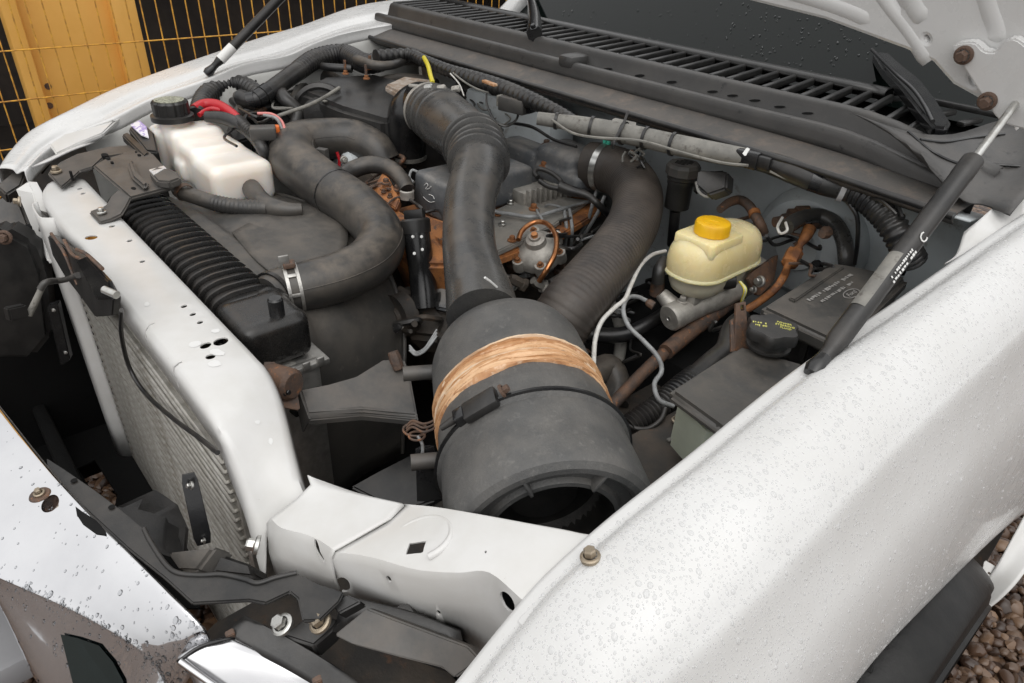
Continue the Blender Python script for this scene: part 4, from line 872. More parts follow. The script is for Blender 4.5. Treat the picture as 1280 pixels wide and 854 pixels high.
# hood latch bracket
lb = prism('latch_bracket', [Q(116, 207, 1.135), Q(128, 199, 1.138), Q(176, 184, 1.138), Q(190, 190, 1.138), Q(206, 208, 1.135), Q(222, 214, 1.135), Q(227, 224, 1.13), Q(215, 233, 1.13), Q(162, 247, 1.13), Q(150, 236, 1.133)], V((0, 0, -.010)), 'bracket_grey', bev=.004, label='dark grey hood latch bracket spanning support and radiator')
prism('arm', [Q(59, 216, 1.115), Q(74, 203, 1.118), Q(96, 192, 1.125), Q(135, 183, 1.133), Q(176, 180, 1.136), Q(182, 188, 1.137), Q(130, 196, 1.136), Q(116, 208, 1.130), Q(100, 213, 1.122), Q(86, 226, 1.116), Q(76, 234, 1.112)], V((0, 0, -.008)), 'bracket_grey', lb, bev=.003)
prism('arm', [Q(148, 236, 1.134), Q(164, 246, 1.13), Q(158, 258, 1.12), Q(152, 268, 1.112), Q(138, 274, 1.108), Q(124, 278, 1.106), Q(111, 264, 1.108), Q(131, 256, 1.112), Q(138, 246, 1.122)], V((0, 0, -.008)), 'bracket_grey', lb, bev=.003)
prism('latch_step', [Q(186, 214, 1.15), Q(196, 208, 1.152), Q(214, 211, 1.152), Q(226, 222, 1.148), Q(212, 227, 1.146), Q(196, 226, 1.146)], V((0, 0, -.018)), 'bracket_grey', lb, bev=.004)
prism('latch_rib', [Q(158, 202, 1.148), Q(166, 198, 1.148), Q(172, 214, 1.146), Q(186, 228, 1.143), Q(180, 234, 1.142), Q(164, 220, 1.145)], V((0, 0, -.012)), 'bracket_grey', lb, bev=.005)
prism('pale_clip', [Q(186, 212, 1.150), Q(205, 207, 1.152), Q(208, 210, 1.152), Q(192, 218, 1.150)], V((0, 0, -.004)), 'tank_plastic', lb, bev=.001)
for (a, b, s) in ((135, 198, 9), (131, 194, 14), (140, 203, 6), (174, 194, 7), (167, 236, 10), (88, 215, 6), (170, 190, 4)): hole(a, b, 1.1385 if b < 230 else 1.1315, s, s*.55, (0, 0, 1), lb)
bolt(Q(70, 214, 1.121), (0, 0, 1), .024, lb); bolt(Q(127, 265, 1.113), (0, 0, 1), .018, lb, 'zinc')
# hood latch below the support front
def LY(a, b, y=.0): return QY(a, b, y)
ltc = prism('hood_latch', [LY(62, 292, .012), LY(72, 294, .012), LY(105, 318, .012), LY(140, 350, .010), LY(152, 372, .008), LY(150, 392, .006), LY(128, 394, .004), LY(112, 372, .004), LY(90, 345, .006), LY(74, 318, .010)], V((.0, -.012, 0)), 'black_plastic', bev=.002, label='greasy black hood latch on the support front')
prism('latch_plate', [LY(100, 325, -.004), LY(112, 320, -.004), LY(140, 350, -.004), LY(146, 372, -.004), LY(126, 374, -.004)], V((0, -.006, 0)), 'black_gloss', ltc, bev=.002)
lathe('latch_pin', [(0, 0), (.006, 0), (.006, .024), (.003, .028), (0, .028)], LY(146, 369, -.008), (-.9, -.4, .1), 'zinc', ltc, segs=12)
for pts in ([(64, 292), (80, 316), (90, 340), (97, 356)], [(80, 300), (90, 318), (104, 326), (124, 350)], [(96, 312), (108, 318), (128, 336)]): tube('latch_spring', [(LY(a, b, -.005), .003) for a, b in pts], 'rust_dark', ltc, segs=6, world=True)
tube('latch_lever', [(LY(98, 344, -.006), .006), (QX(80, 350, -.42), .006), (QX(58, 353, -.42), .007), (QX(50, 362, -.42), .007)], 'bracket_grey', ltc, segs=8, world=True)
tube('lever_rod', [(QX(52, 360, -.42), .006), (QX(44, 378, -.42), .007), (QX(36, 394, -.42), .007)], 'loom_grey', ltc, segs=8, world=True)
prism('lever_handle', [QX(10, 386, -.41), QX(34, 381, -.41), QX(38, 396, -.41), QX(14, 403, -.41)], V((-.016, -.008, 0)), 'black_plastic', ltc, bev=.003)
tube('release_cable', [(LY(152, 388, -.004), .0035), (LY(152, 420, .0), .0035), (LY(162, 460, .004), .0035), (LY(182, 492, .006), .0035), (LY(215, 522, .006), .0035), (LY(250, 548, .006), .0035), (LY(272, 566, .006), .0035)], 'cable_black', ltc, segs=8, world=True)

# ================================================================= EXPANSION TANK
def tank(bm):
    rbox_bm(bm, V((-.505, .412, 1.088)), (.155, .150, .100), .022, 3)
    rbox_bm(bm, V((-.60, .405, 1.100)), (.12, .135, .105), .02, 3)
    rbox_bm(bm, V((-.685, .395, 1.115)), (.10, .13, .115), .02, 3)
    rbox_bm(bm, V((-.745, .36, 1.10)), (.07, .10, .135), .02, 3)
    rbox_bm(bm, V((-.63, .338, 1.085)), (.06, .03, .05), .01, 2)
    v_, f_ = lathe_data([(0, .0), (.035, .0), (.035, .05), (0, .05)], V((-.715, .362, 1.15)), (0, 0, 1), 20); vv = [bm.verts.new(p) for p in v_]
    for q in f_:
        try: bm.faces.new([vv[i] for i in q])
        except ValueError: pass
et = fused('expansion_tank', tank, 'tank_plastic', voxel=.0045, it=7, label='translucent white coolant expansion tank with black screw cap')
cpb = V((-.712, .362, 1.195))
lathe('tank_collar', [(.030, -.012), (.050, -.010), (.050, .002), (.036, .006)], cpb, (0, 0, 1), 'black_plastic', et, segs=28)
v, f = [], []
NC = 44
for k in range(NC):
    a = 2*pi*k/NC; r_ = .0425 if (k % 4) else .0395
    for (rr, h) in ((r_, .004), (r_, .032), (r_-.004, .037)): v.append(cpb+V((rr*cos(a), rr*sin(a), h)))
for k in range(NC):
    k2 = (k+1) % NC
    for j in range(2): f.append((k*3+j, k2*3+j, k2*3+j+1, k*3+j+1))
f.append(tuple(k*3+2 for k in range(NC)))
tc_ = new('tank_cap', me_from(v, f), 'black_plastic', et, ang=30)
lathe('cap_print', [(.0345, .0372), (.0345, .0382), (0, .0384)], cpb, (0, 0, 1), 'cap_print', et, segs=32)
on = Q(312, 232, 1.082)
outp = tube('tank_hose', [(308, 228, 1.085, 22), (316, 238, 1.08, 24), (326, 252, 1.078, 26), (340, 260, 1.075, 27), (362, 263, 1.074, 20), (378, 262, 1.075, 16)], 'rubber', segs=14, label='short rubber outlet hose on the expansion tank')
tube('branch_hose', [(334, 261, 1.075, 21), (300, 259, 1.078, 20), (270, 254, 1.082, 20), (244, 246, 1.09, 19), (226, 240, 1.098, 18), (222, 234, 1.105, 18)], 'rubber', outp, segs=14, rib=(.009, .0012, .05, .55))
lathe('tank_spigot', [(0, 0), (.012, 0), (.013, .018), (.010, .02)], Q(307, 226, 1.088), (.7, .2, -.2), 'grey_plastic', et, segs=16)
ring('spring_clip', Q(313, 233, 1.083), (.35, -.1, -.6), .0135, .007, .002, 'aluminium', outp); rbox('clip_tab', Q(309, 226, 1.098), (.008, .008, .006), 'wire_red', outp, bev=.001)
ring('hose_clip', Q(230, 240, 1.1), (-.8, -.1, .3), .0185, .010, .002, 'rust_dark', outp)
# black box with sticker beyond the tank
bx = prism('battery_case', [Q(160, 160, 1.16), Q(176, 150, 1.165), Q(192, 165, 1.16), Q(198, 190, 1.14), Q(182, 188, 1.14)], V((.03, -.005, -.12)), 'black_plastic', bev=.004, label='black battery case with torn violet sticker behind the tank')
prism('battery_sticker', [Q(163, 156, 1.166), Q(174, 150.5, 1.170), Q(183, 158, 1.168), Q(186, 172, 1.155), Q(176, 168, 1.16)], V((0, 0, -.003)), 'sticker', bx, bev=0)
prism('battery_strap', [Q(152, 168, 1.15), Q(160, 165, 1.152), Q(186, 190, 1.142), Q(180, 196, 1.138)], V((0, 0, -.02)), 'black_plastic', bx, bev=.003)

# ================================================================= UPPER RADIATOR HOSE
uh = tube('radiator_hose', [(336, 372, 1.055, 52), (352, 364, 1.056, 60), (385, 357, 1.058, 62), (430, 344, 1.062, 62), (464, 325, 1.068, 62), (476, 297, 1.078, 60), (452, 264, 1.09, 60), (420, 241, 1.10, 60), (388, 219, 1.112, 60), (366, 199, 1.12, 60), (372, 181, 1.128, 56), (405, 174, 1.132, 50), (440, 174, 1.13, 48), (468, 186, 1.115, 46), (480, 205, 1.08, 46)], 'rubber', segs=26, sub=8, label='thick black upper radiator hose curving in a hairpin')
ring('hose_seam', o_path[uh.name][0][56], (o_path[uh.name][0][57]-o_path[uh.name][0][55]), o_path[uh.name][1][56]-.0005, .004, .0012, 'black_gloss', uh)
P_, R_ = o_path[uh.name]; i_ = 12; ax_ = (P_[i_+1]-P_[i_-1]).normalized()
for dd in (-.010, .010): ring('spring_clamp', P_[i_]+ax_*dd, ax_, R_[i_], .006, .0022, 'aluminium', uh)
sdir = (V((0, -.2, 1))-ax_*V((0, -.2, 1)).dot(ax_)).normalized()
for aang in (-60, -20, 30, 75):
    d_ = Matrix.Rotation(radians(aang), 3, ax_) @ sdir; rbox('clamp_bridge', P_[i_]+d_*(R_[i_]+.0015), (.016, .007, .003), 'aluminium', uh, bev=.001, rot=frame_rot(d_, ax_))
rbox('clamp_lug', P_[i_]+sdir*(R_[i_]+.006), (.022, .020, .010), 'rust_dark', uh, bev=.003, rot=frame_rot(sdir, ax_))
rbox('clamp_ear', P_[i_]+sdir*(R_[i_]+.010)-ax_*.002+V((0, -.006, .004)), (.018, .004, .024), 'aluminium', uh, bev=.0015, rot=frame_rot(sdir, ax_))
i_ = 4; ring('neck_bead', P_[i_], (P_[i_+1]-P_[i_-1]), R_[i_]+.0005, .008, .003, 'tank_black', uh)

# ================================================================= ENGINE
eng = rbox('engine', V((-.10, .90, .84)), (.34, .56, .36), 'engine_dirty', bev=.03, label='grimy inline diesel engine with separate rocker covers')
rbox('cylinder_head', V((-.085, .90, 1.02)), (.25, .48, .05), 'rust', eng, bev=.006)
hp_ = prism('head_plate', [Q(592, 296, 1.058), Q(618, 262, 1.058), Q(668, 240, 1.058), Q(735, 250, 1.058), Q(690, 282, 1.058), Q(620, 315, 1.058)], V((0, 0, -.014)), 'engine_plate', eng, bev=.003)
prism('rust_flange', [Q(585, 318, 1.045), Q(600, 305, 1.045), Q(690, 280, 1.045), Q(745, 248, 1.045), Q(752, 262, 1.04), Q(700, 294, 1.04), Q(620, 324, 1.04)], V((0, 0, -.02)), 'rust', eng, bev=.004)
for (a, b, m_, s) in ((638, 254, 'zinc', .018), (667, 261, 'rust', .024), (628, 280, 'zinc', .018), (640, 300, 'rust', .02), (622, 268, 'rust', .018)): bolt(Q(a, b, 1.061), (0, 0, 1), s, eng, m_)
def rocker(c, s, rot=0): return rbox('rocker_cover', c, s, 'engine_paint', eng, bev=.012, seg=3, rot=rz(rot), taper=.05)
rocker(V((-.10, .770, 1.096)), (.16, .125, .095)); rocker(V((-.125, .925, 1.090)), (.13, .135, .085)); rocker(V((-.175, 1.085, 1.10)), (.15, .13, .10))
bolt(Q(683, 181, 1.157), (0, 0, 1), .026, eng, 'rust_dark'); bolt(Q(680, 208, 1.12), (0, 0, 1), .026, eng, 'rust'); bolt(Q(711, 221, 1.105), (0, 0, 1), .028, eng, 'rust'); bolt(Q(725, 236, 1.09), (0, 0, 1), .026, eng, 'rust')
# chalk marks on the first cover
for pts in ([(530, 232), (533, 229), (535, 232), (532, 236), (536, 236), (539, 233)], [(529, 246), (533, 250), (538, 253), (543, 252)], [(536, 243), (541, 245), (543, 249)]):
    tube('chalk_mark', [(QY(a, b, .7065), .0008) for a, b in pts], 'label_white', eng, world=True, segs=5, sub=3)
# intake manifold elbow and finned cover
el = fused('intake_elbow', lambda bm: (rbox_bm(bm, V((-.055, 1.10, 1.125)), (.15, .13, .085), .03, 3), rbox_bm(bm, V((-.03, 1.07, 1.105)), (.17, .09, .05), .02, 3)), 'engine_paint', eng, voxel=.004, it=6)
el['label'] = 'scuffed grey intake elbow bolted to the head'
rbox('finned_cover', V((-.045, 1.0, 1.072)), (.05, .16, .034), 'cast_alloy', eng, bev=.004)
for k in range(9): rbox('cooling_fin', V((-.014, .93+.0175*k, 1.074)), (.016, .006, .044), 'cast_alloy', eng, bev=.0015)
# dipstick handle
dk = tube('dipstick', [(672, 222, 1.135), (668, 216, 1.14), (674, 211, 1.145), (690, 217, 1.14), (702, 228, 1.13), (698, 235, 1.125), (685, 233, 1.125), (674, 226, 1.132)], 'black_plastic', eng, r=.006, segs=10)
tube('dipstick_stem', [(698, 232, 1.128, 15), (712, 238, 1.12, 14), (735, 245, 1.115, 10), (748, 256, 1.10, 9), (765, 272, 1.06, 9), (790, 292, 1.0, 9)], 'cable_black', eng, segs=10)
# front gear case, thermostat housing: rusty
gc = prism('timing_case', [Q(478, 248, 1.09), Q(500, 262, 1.08), Q(565, 318, 1.05), Q(560, 332, 1.04), Q(520, 332, 1.03), Q(482, 300, 1.05), Q(470, 265, 1.08)], V((-.01, .06, -.16)), 'rust', eng, bev=.008)
prism('front_bracket', [Q(464, 240, 1.10), Q(478, 215, 1.13), Q(486, 222, 1.13), Q(500, 250, 1.10), Q(495, 262, 1.09)], V((-.012, .012, -.02)), 'rust', eng, bev=.003)
prism('front_cover', [Q(515, 262, 1.075), Q(556, 276, 1.07), Q(566, 322, 1.02), Q(545, 330, 1.0), Q(512, 300, 1.03)], V((-.01, .02, -.03)), 'rust', eng, bev=.006)
prism('lower_cover', [Q(540, 318, 1.02), Q(566, 322, 1.02), Q(575, 365, .98), Q(545, 372, .95), Q(536, 345, .98)], V((-.01, .03, -.03)), 'engine_plate', eng, bev=.004)
for (a, b, z_, s) in ((483, 235, 1.11, .03), (497, 243, 1.10, .03), (509, 240, 1.1, .026), (488, 252, 1.09, .02), (480, 246, 1.095, .018)): 
    bolt(Q(a, b, z_), (0, -.1, 1), s, eng, 'rust', 'union_nut'); bolt(Q(a, b, z_)+V((0, 0, .012)), (0, 0, 1), s*.7, eng, 'rust_dark', 'union_nut')
# oil filler tube
of = tube('oil_filler', [(520, 286, 1.095, 33), (524, 315, 1.05, 33), (528, 345, 1.0, 33), (532, 385, .94, 35)], 'black_gloss', eng, segs=20)
fa = (o_path[of.name][0][0]-o_path[of.name][0][-1]).normalized(); fc = Q(520, 284, 1.097)
lathe('filler_cap', [(.030, -.012), (.031, .0), (.031, .014), (.027, .018), (0, .018)], fc, fa, 'black_plastic', eng, segs=28)
rbox('cap_grip', fc+fa*.026, (.052, .012, .02), 'black_plastic', eng, bev=.003, rot=frame_rot(fa, (1, .25, 0)))
ring('filler_collar', Q(531, 372, .955), fa, .030, .018, .006, 'black_gloss', eng)
for (a, b) in ((516, 296), (527, 296), (528, 312), (518, 317)): lathe('paint_chip', [(0, .001), (.0028, .0006), (.0034, 0)], Q(a, b, 1.09)+ (CAM-Q(a, b, 1.09)).normalized()*.012, (CAM-Q(a, b, 1.09)), 'label_white', eng, segs=6)
prism('pump_casting', [Q(470, 370, .95), Q(500, 350, .97), Q(540, 372, .95), Q(560, 395, .93), Q(548, 425, .9), Q(505, 420, .88)], V((0, .04, -.06)), 'engine_dirty', eng, bev=.012)
prism('idler_bracket', [Q(536, 330, 1.0), Q(566, 340, .99), Q(566, 390, .95), Q(540, 385, .94)], V((.0, .04, -.03)), 'engine_paint', eng, bev=.006)
# small breather hose with crimped end
bh = tube('breather_hose', [(425, 224, 1.12, 22), (440, 213, 1.13, 22), (462, 206, 1.14, 22), (486, 210, 1.14, 21), (502, 224, 1.13, 20), (509, 238, 1.115, 20)], 'rubber', segs=14, label='arched rubber breather hose on the rusty timing case')
lathe('crimp_sleeve', [(.0165, 0), (.0165, .018), (.013, .02)], Q(509, 248, 1.098), (0, 0, 1), 'cast_alloy', bh, segs=16)
# fuel injection governor housing with copper tube
gax2 = V((.15, -.40, .9)).normalized(); gc0 = Q(672, 314, 1.03)
afc = lathe('fuel_governor', [(0, .048), (.012, .048), (.012, .042), (.021, .040), (.024, .028), (.042, .021), (.050, .011), (.053, .005), (.053, -.014), (.04, -.025), (0, -.025)], gc0, gax2, 'cast_alloy', segs=30, label='cast alloy fuel governor housing below the head')
g1 = (V((1, 0, 0))-gax2*gax2.x).normalized(); g2 = gax2.cross(g1)
for k in range(6):
    d_ = g1*cos(k*pi/3+.4)+g2*sin(k*pi/3+.4); p = gc0+d_*.053
    lathe('lug', [(0, .012), (.013, .012), (.014, 0), (.014, -.014), (0, -.014)], p, gax2, 'cast_alloy', afc, segs=14); bolt(p+gax2*.013, gax2, .016, afc, 'rust')
lathe('brass_plug', [(0, .056), (.007, .056), (.008, .05), (.008, .03)], gc0, gax2, 'copper', afc, segs=6)
tube('copper_pipe', [(648, 300, 1.075), (653, 288, 1.085), (668, 278, 1.095), (684, 280, 1.10), (695, 295, 1.10), (694, 316, 1.09), (684, 336, 1.07), (674, 352, 1.04)], 'copper', afc, r=.0055, segs=10)
for k in range(9):
    a, b = random.uniform(620, 690), random.uniform(322, 355); lathe('fitting', [(0, .02), (.009, .02), (.012, .012), (.012, -.01), (.016, -.012), (.016, -.02), (0, -.02)], Q(a, b, .97+random.uniform(-.03, .02)), (random.uniform(-.6, .6), random.uniform(-.9, .1), .6), random.choice(['rust', 'rust_dark', 'engine_dirty', 'cast_alloy']), afc, segs=6)
tube('boot', [(690, 358, .99, 20), (705, 350, 1.0, 20), (720, 342, 1.0, 20), (745, 332, .98, 18)], 'cable_black', afc, segs=14, rib=(.007, .004, .35, 1))
# steel fuel lines
for pts in ([(612, 232, 1.13), (618, 246, 1.11), (614, 262, 1.075), (640, 268, 1.07), (668, 271, 1.07), (700, 262, 1.07), (745, 250, 1.05)], [(705, 262, 1.065), (708, 285, 1.04), (706, 310, .98)], [(712, 262, 1.065), (715, 285, 1.04), (714, 310, .98)], [(748, 232, 1.1), (742, 250, 1.08), (735, 275, 1.03), (722, 300, .97), (712, 325, .9)], [(756, 245, 1.1), (745, 270, 1.05), (728, 298, .98), (716, 325, .9)], [(742, 232, 1.1), (752, 224, 1.11), (765, 232, 1.1), (768, 245, 1.08)]):
    tube('fuel_line', pts, 'wire_grey', eng, r=.0045, segs=8)
tube('lead', [(517, 228, 1.125), (512, 222, 1.13), (515, 213, 1.14), (522, 215, 1.14)], 'wire_grey', eng, r=.003, segs=6)

# ================================================================= INTAKE PIPE (left)
ip = tube('intake_pipe', [(604, 396, 1.13, 92), (600, 372, 1.14, 86), (592, 340, 1.16, 74), (586, 300, 1.18, 66), (588, 250, 1.205, 64), (597, 215, 1.222, 66), (597, 190, 1.23, 66), (582, 172, 1.232, 70), (562, 156, 1.23, 72), (545, 143, 1.228, 66), (536, 137, 1.226, 64)], 'rubber_pipe', segs=32, sub=8, label='long black rubber intake pipe rising from the air filter')
P_, R_ = o_path[ip.name]; nP = len(P_)
for k, fr_ in enumerate((.545, .572, .599, .626, .653)):
    i_ = int(fr_*(nP-1)); ax_ = (P_[i_+1]-P_[i_-1]).normalized(); ring_prof = [(R_[i_]-.002, -.0075), (R_[i_]+.009, -.0045), (R_[i_]+.0105, 0), (R_[i_]+.009, .0045), (R_[i_]-.002, .0075)]
    lathe('bellows_fold', ring_prof, P_[i_], ax_, 'rubber_pipe', ip, segs=40)
for fr_, e_ in ((.86, .003), (.90, .004), (.94, .004)):
    i_ = int(fr_*(nP-1)); ax_ = (P_[i_+1]-P_[i_-1]).normalized(); lathe('cuff_ridge', [(R_[i_]-.003, -.012), (R_[i_]+e_, -.008), (R_[i_]+e_, .008), (R_[i_]-.003, .012)], P_[i_], ax_, 'rubber_pipe', ip, segs=40)
te = tube('turbo_elbow', [(538, 139, 1.226, 62), (526, 134, 1.222, 60), (514, 142, 1.205, 57), (509, 160, 1.165, 50), (509, 180, 1.12, 47), (509, 198, 1.08, 46)], 'black_gloss', segs=28, sub=8, label='black plastic elbow dropping to the turbo')
i_ = 2; PT, RT = o_path[te.name]
cb = lathe('band_clamp', [(RT[i_], -.008), (RT[i_]+.004, -.008), (RT[i_]+.004, .008), (RT[i_], .008)], PT[i_]+V((.012, -.004, .002)), (PT[i_+1]-PT[i_]), 'cast_alloy', te, segs=36)
for (a, b) in ((548, 111), (566, 112), (532, 110)): lathe('clamp_screw', [(0, 0), (.008, 0), (.008, .018), (.005, .02), (0, .02)], Q(a, b, 1.29), (.7, .3, .2), 'cast_alloy' if a != 532 else 'zinc', te, segs=8)
rbox('clamp_bar', Q(523, 108, 1.285), (.05, .010, .008), 'cast_alloy', te, bev=.003, rot=rz(35))
ring('lower_clamp', PT[-3], (PT[-1]-PT[-3]), RT[-3], .010, .003, 'loom_grey', te)
tube('clamp_tail', [(488, 202, 1.09), (494, 194, 1.10), (505, 198, 1.10), (500, 205, 1.085), (506, 208, 1.07)], 'rust_dark', te, r=.006, segs=8)

# ================================================================= CORRUGATED HOSE (right)
ch = tube('corrugated_hose', [(738, 207, 1.142, 57), (752, 209, 1.146, 58), (778, 218, 1.147, 60), (796, 242, 1.142, 62), (793, 275, 1.132, 64), (772, 312, 1.118, 68), (742, 350, 1.10, 74), (712, 386, 1.075, 78), (690, 420, 1.03, 78)], 'corrugated', segs=32, sub=8, rib=(.0095, .0009, .10, 1), label='brownish corrugated air hose beside the brake reservoir')
clamp(ch, .055, .016, 'zinc', sm='green_paint', screw=(-.35, .0, 1))

# ================================================================= AIR FILTER
AF0, AF1 = Q(631, 440, 1.062), Q(692, 664, 1.028); AX = (AF1-AF0).normalized(); AL = (AF1-AF0).length; AR = .124
flt = lathe('air_filter', [(0, -.020), (.06, -.018), (.095, -.008), (.114, .012), (.121, .035), (AR-.001, .07), (AR, AL*.35), (AR+.002, AL*.56), (AR+.004, AL*.58), (AR+.004, AL*.66)], AF0, AX, 'filter_plastic', segs=72, label='large charcoal cylindrical air filter housing with brown tape band', ang=30)
lathe('end_cap', [(AR+.002, AL*.655), (AR+.009, AL*.66), (AR+.009, AL*.69), (AR+.004, AL*.70), (AR+.007, AL*.86), (AR+.008, AL*.975), (AR+.004, AL*1.005), (AR-.004, AL*1.02), (AR-.012, AL*1.02), (AR-.017, AL*1.008), (AR-.019, AL*.985), (AR-.034, AL*.978), (AR-.038, AL*.995), (AR-.044, AL*.995), (AR-.046, AL*.80)], AF0, AX, 'filter_plastic', flt, segs=72, ang=28)
lathe('clamp_ring', [(AR+.006, AL*.672), (AR+.0125, AL*.675), (AR+.0125, AL*.685), (AR+.006, AL*.69)], AF0, AX, 'black_gloss', flt, segs=72)
lathe('end_cavity', [(AR-.0455, AL*.98), (AR-.0455, AL*.80), (.05, AL*.79), (.045, AL*.84), (0, AL*.84)], AF0, AX, 'black_plastic', flt, segs=48)
for k in range(7):
    a = 2*pi*k/7+.42; e1 = V((0, 0, 1)); e1 = (e1-AX*e1.dot(AX)).normalized(); e2 = AX.cross(e1); d_ = e1*cos(a)+e2*sin(a)
    rbox('cap_rib', AF0+AX*AL*.992+d_*(AR-.026), (.004, .028, .020), 'filter_plastic', flt, bev=.0012, rot=frame_rot(AX, d_.cross(AX)))
# tape band: wrinkled layers
e1 = (V((0, 0, 1))-AX*AX.z).normalized(); e2 = AX.cross(e1)
rg = random.Random(11)
def tape(s0, s1, off, seed, m='rust_tape', name='tape_band'):
    rg_ = random.Random(seed); v = []; f = []; n1 = 96; n2 = 7
    ph = [rg_.uniform(0, 6.3) for _ in range(6)]
    for i in range(n1):
        a = 2*pi*i/n1; w0 = s0+.010*sin(2*a+ph[0])*.4+.004*sin(5*a+ph[1])*.6+rg_.uniform(-.0008, .0008); w1 = s1+.006*sin(3*a+ph[2])*.5+.003*sin(7*a+ph[3])+rg_.uniform(-.0008, .0008)
        for j in range(n2):
            t_ = j/(n2-1); r_ = AR+off+.0011*sin(j*2.4+ph[4]+a*3)+.0006*rg_.uniform(-1, 1)
            if j in (0, n2-1): r_ = AR+.0005
            v.append(AF0+AX*(w0+(w1-w0)*t_)+(e1*cos(a)+e2*sin(a))*r_)
    for i in range(n1):
        for j in range(n2-1): f.append((i*n2+j, ((i+1) % n1)*n2+j, ((i+1) % n1)*n2+j+1, i*n2+j+1))
    return new(name, me_from(v, f), m, flt, ang=60)
tape(AL*.345, AL*.515, .0018, 1, 'tape_mid')
for k in range(11): tape(AL*(.346+.0145*k), AL*(.346+.0145*k+rg.uniform(.010, .026)), .0026+rg.uniform(0, .0012), 20+k, rg.choice(['tape_light', 'tape_mid', 'tape_light', 'tape_pale', 'rust_tape']), 'tape_wrap')
# ring joint lug and pin
p = Q(590, 503, 1.165); pd = (CAM-p).normalized()
lugd = (p-(AF0+AX*(p-AF0).dot(AX))).normalized(); tg = AX.cross(lugd)
sA = AL*.665
lc = AF0+AX*sA+lugd*(AR+.010)
rbox('ring_lug', lc, (.03, .05, .014), 'black_plastic', flt, bev=.004, rot=frame_rot(lugd, AX)); 
bolt(lc-tg*.034+lugd*.002, -tg, .018, flt, 'rust_dark', 'lug_screw'); rbox('ring_lug', lc+tg*.03, (.02, .016, .018), 'black_gloss', flt, bev=.003, rot=frame_rot(lugd, AX))
tube('ring_pin', [(lc+tg*.035+lugd*.002, .006), (lc+tg*.06, .004)], 'black_plastic', flt, world=True)
# zip tie sticking up at the pipe joint
tube('cable_tie', [(606, 347, 1.21), (613, 352, 1.20), (621, 359, 1.185)], 'label_white', flt, r=.0018, segs=6)
# left-side brackets, springs and twisted wire
for (a, b, z_) in ((528, 466, 1.05), (540, 576, 1.0)): lathe('mount_peg', [(0, -.03), (.012, -.03), (.012, .03), (0, .03)], Q(a, b, z_), e2 if e2.dot(RX) < 0 else -e2, 'bracket_grey', flt, segs=14)
for k in range(3):
    tube('wire_clip', [(512, 432+k*3, 1.07), (520, 440+k*2, 1.07), (530, 436+k*2, 1.085), (538, 425+k*3, 1.10), (546, 412+k*4, 1.11)], 'wire_grey', flt, r=.0016, segs=6)
    tube('twisted_wire', [(508, 533+k*3, 1.02), (516, 526+k*4, 1.03), (530, 530+k*5, 1.035), (545, 524+k*5, 1.05), (556, 512+k*6, 1.07), (556, 490+k*5, 1.09)], 'rust_dark', flt, r=.0018, segs=6)
for (a, b, r0) in ((519, 537, 15), (521, 545, 10)):
    pts = [(Q(a+r0*cos(t*.7), b+r0*.55*sin(t*.7), 1.02), .0018) for t in range(11)]; tube('twisted_wire', pts, 'rust_dark', flt, world=True, segs=6)
tube('hook', [(522, 545, 1.02), (528, 556, 1.01), (528, 572, .99)], 'wire_grey', flt, r=.0025, segs=6)
prism('filter_strap', [Q(518, 560, 1.0), Q(530, 556, 1.0), Q(545, 625, .93), (Q(520, 628, .93))], V((.01, .012, 0)), 'black_gloss', bev=.002, label='black strap left of the air filter')
# grey duct plate between radiator and filter
dpo = [Q(374, 486, .995), Q(410, 480, .998), Q(444, 470, 1.0), Q(478, 449, 1.005), Q(505, 448, 1.005), Q(512, 466, 1.0), Q(522, 520, .985), Q(452, 513, .98), Q(384, 518, .975)]
dp = prism('duct_plate', dpo, V((0, 0, -.009)), 'bracket_grey', bev=.0035, label='dusty grey duct plate between radiator and air filter')
prism('duct_lip', [Q(383, 512, .978), Q(452, 507, .983), Q(521, 514, .988), Q(523, 526, .978), Q(452, 519, .972), Q(385, 525, .968)], V((0, 0, -.012)), 'bracket_grey', dp, bev=.002)
plate('duct_web', [Q(372, 484, .995), Q(386, 524, .97), Q(378, 540, .94), Q(368, 498, .975)], 'bracket_grey', .004, parent=dp)
lathe('duct_stud', [(0, .012), (.009, .012), (.011, .0), (.009, -.02)], Q(494, 448, 1.02), (-.5, 0, .8), 'rust_dark', dp, segs=10)
prism('lower_duct', [Q(438, 608, .86), Q(470, 590, .87), Q(505, 572, .88), Q(530, 560, .89), Q(545, 625, .86), Q(500, 640, .85)], V((0, .0, -.01)), 'black_plastic', dp, bev=.003)
seam(uh, .12, .9, 1.2, 'rubber', uh, .0011); seam(ip, .08, .5, 2.2, 'rubber_pipe', ip, .0011); seam(ip, .7, .84, 2.2, 'rubber_pipe', ip, .0011)
# ================================================================= BRAKE MASTER CYLINDER
MX = .487
bt = lathe('brake_booster', [(0, -.06), (.045, -.06), (.05, -.05), (.10, -.04), (.118, -.02), (.122, .0), (.122, .04)], V((.55, 1.235, 1.09)), (0, 1, 0), 'firewall_blue', segs=48, label='blue grey brake booster drum on the firewall')
mc = lathe('brake_cylinder', [(0, 0), (.024, .0), (.0275, .004), (.0275, .02), (.026, .03), (.026, .09), (.030, .12), (.030, .24), (.04, .25), (.04, .26), (0, .26)], Q(836, 398, 1.012), (.12, .98, .12), 'cast_alloy', segs=28, label='cast alloy brake master cylinder under the reservoir')
mcx = V((.12, .98, .12)).normalized(); mb = Q(836, 398, 1.012)
rbox('cylinder_neck', mb+mcx*.085+V((-.003, 0, .028)), (.035, .09, .05), 'cast_alloy', mc, bev=.008)
lathe('port_boss', [(0, .03), (.012, .03), (.014, .026), (.018, .0), (.018, -.01)], mb+mcx*.028+V((-.022, 0, .010)), (-.7, -.25, .55), 'cast_alloy', mc, segs=18)
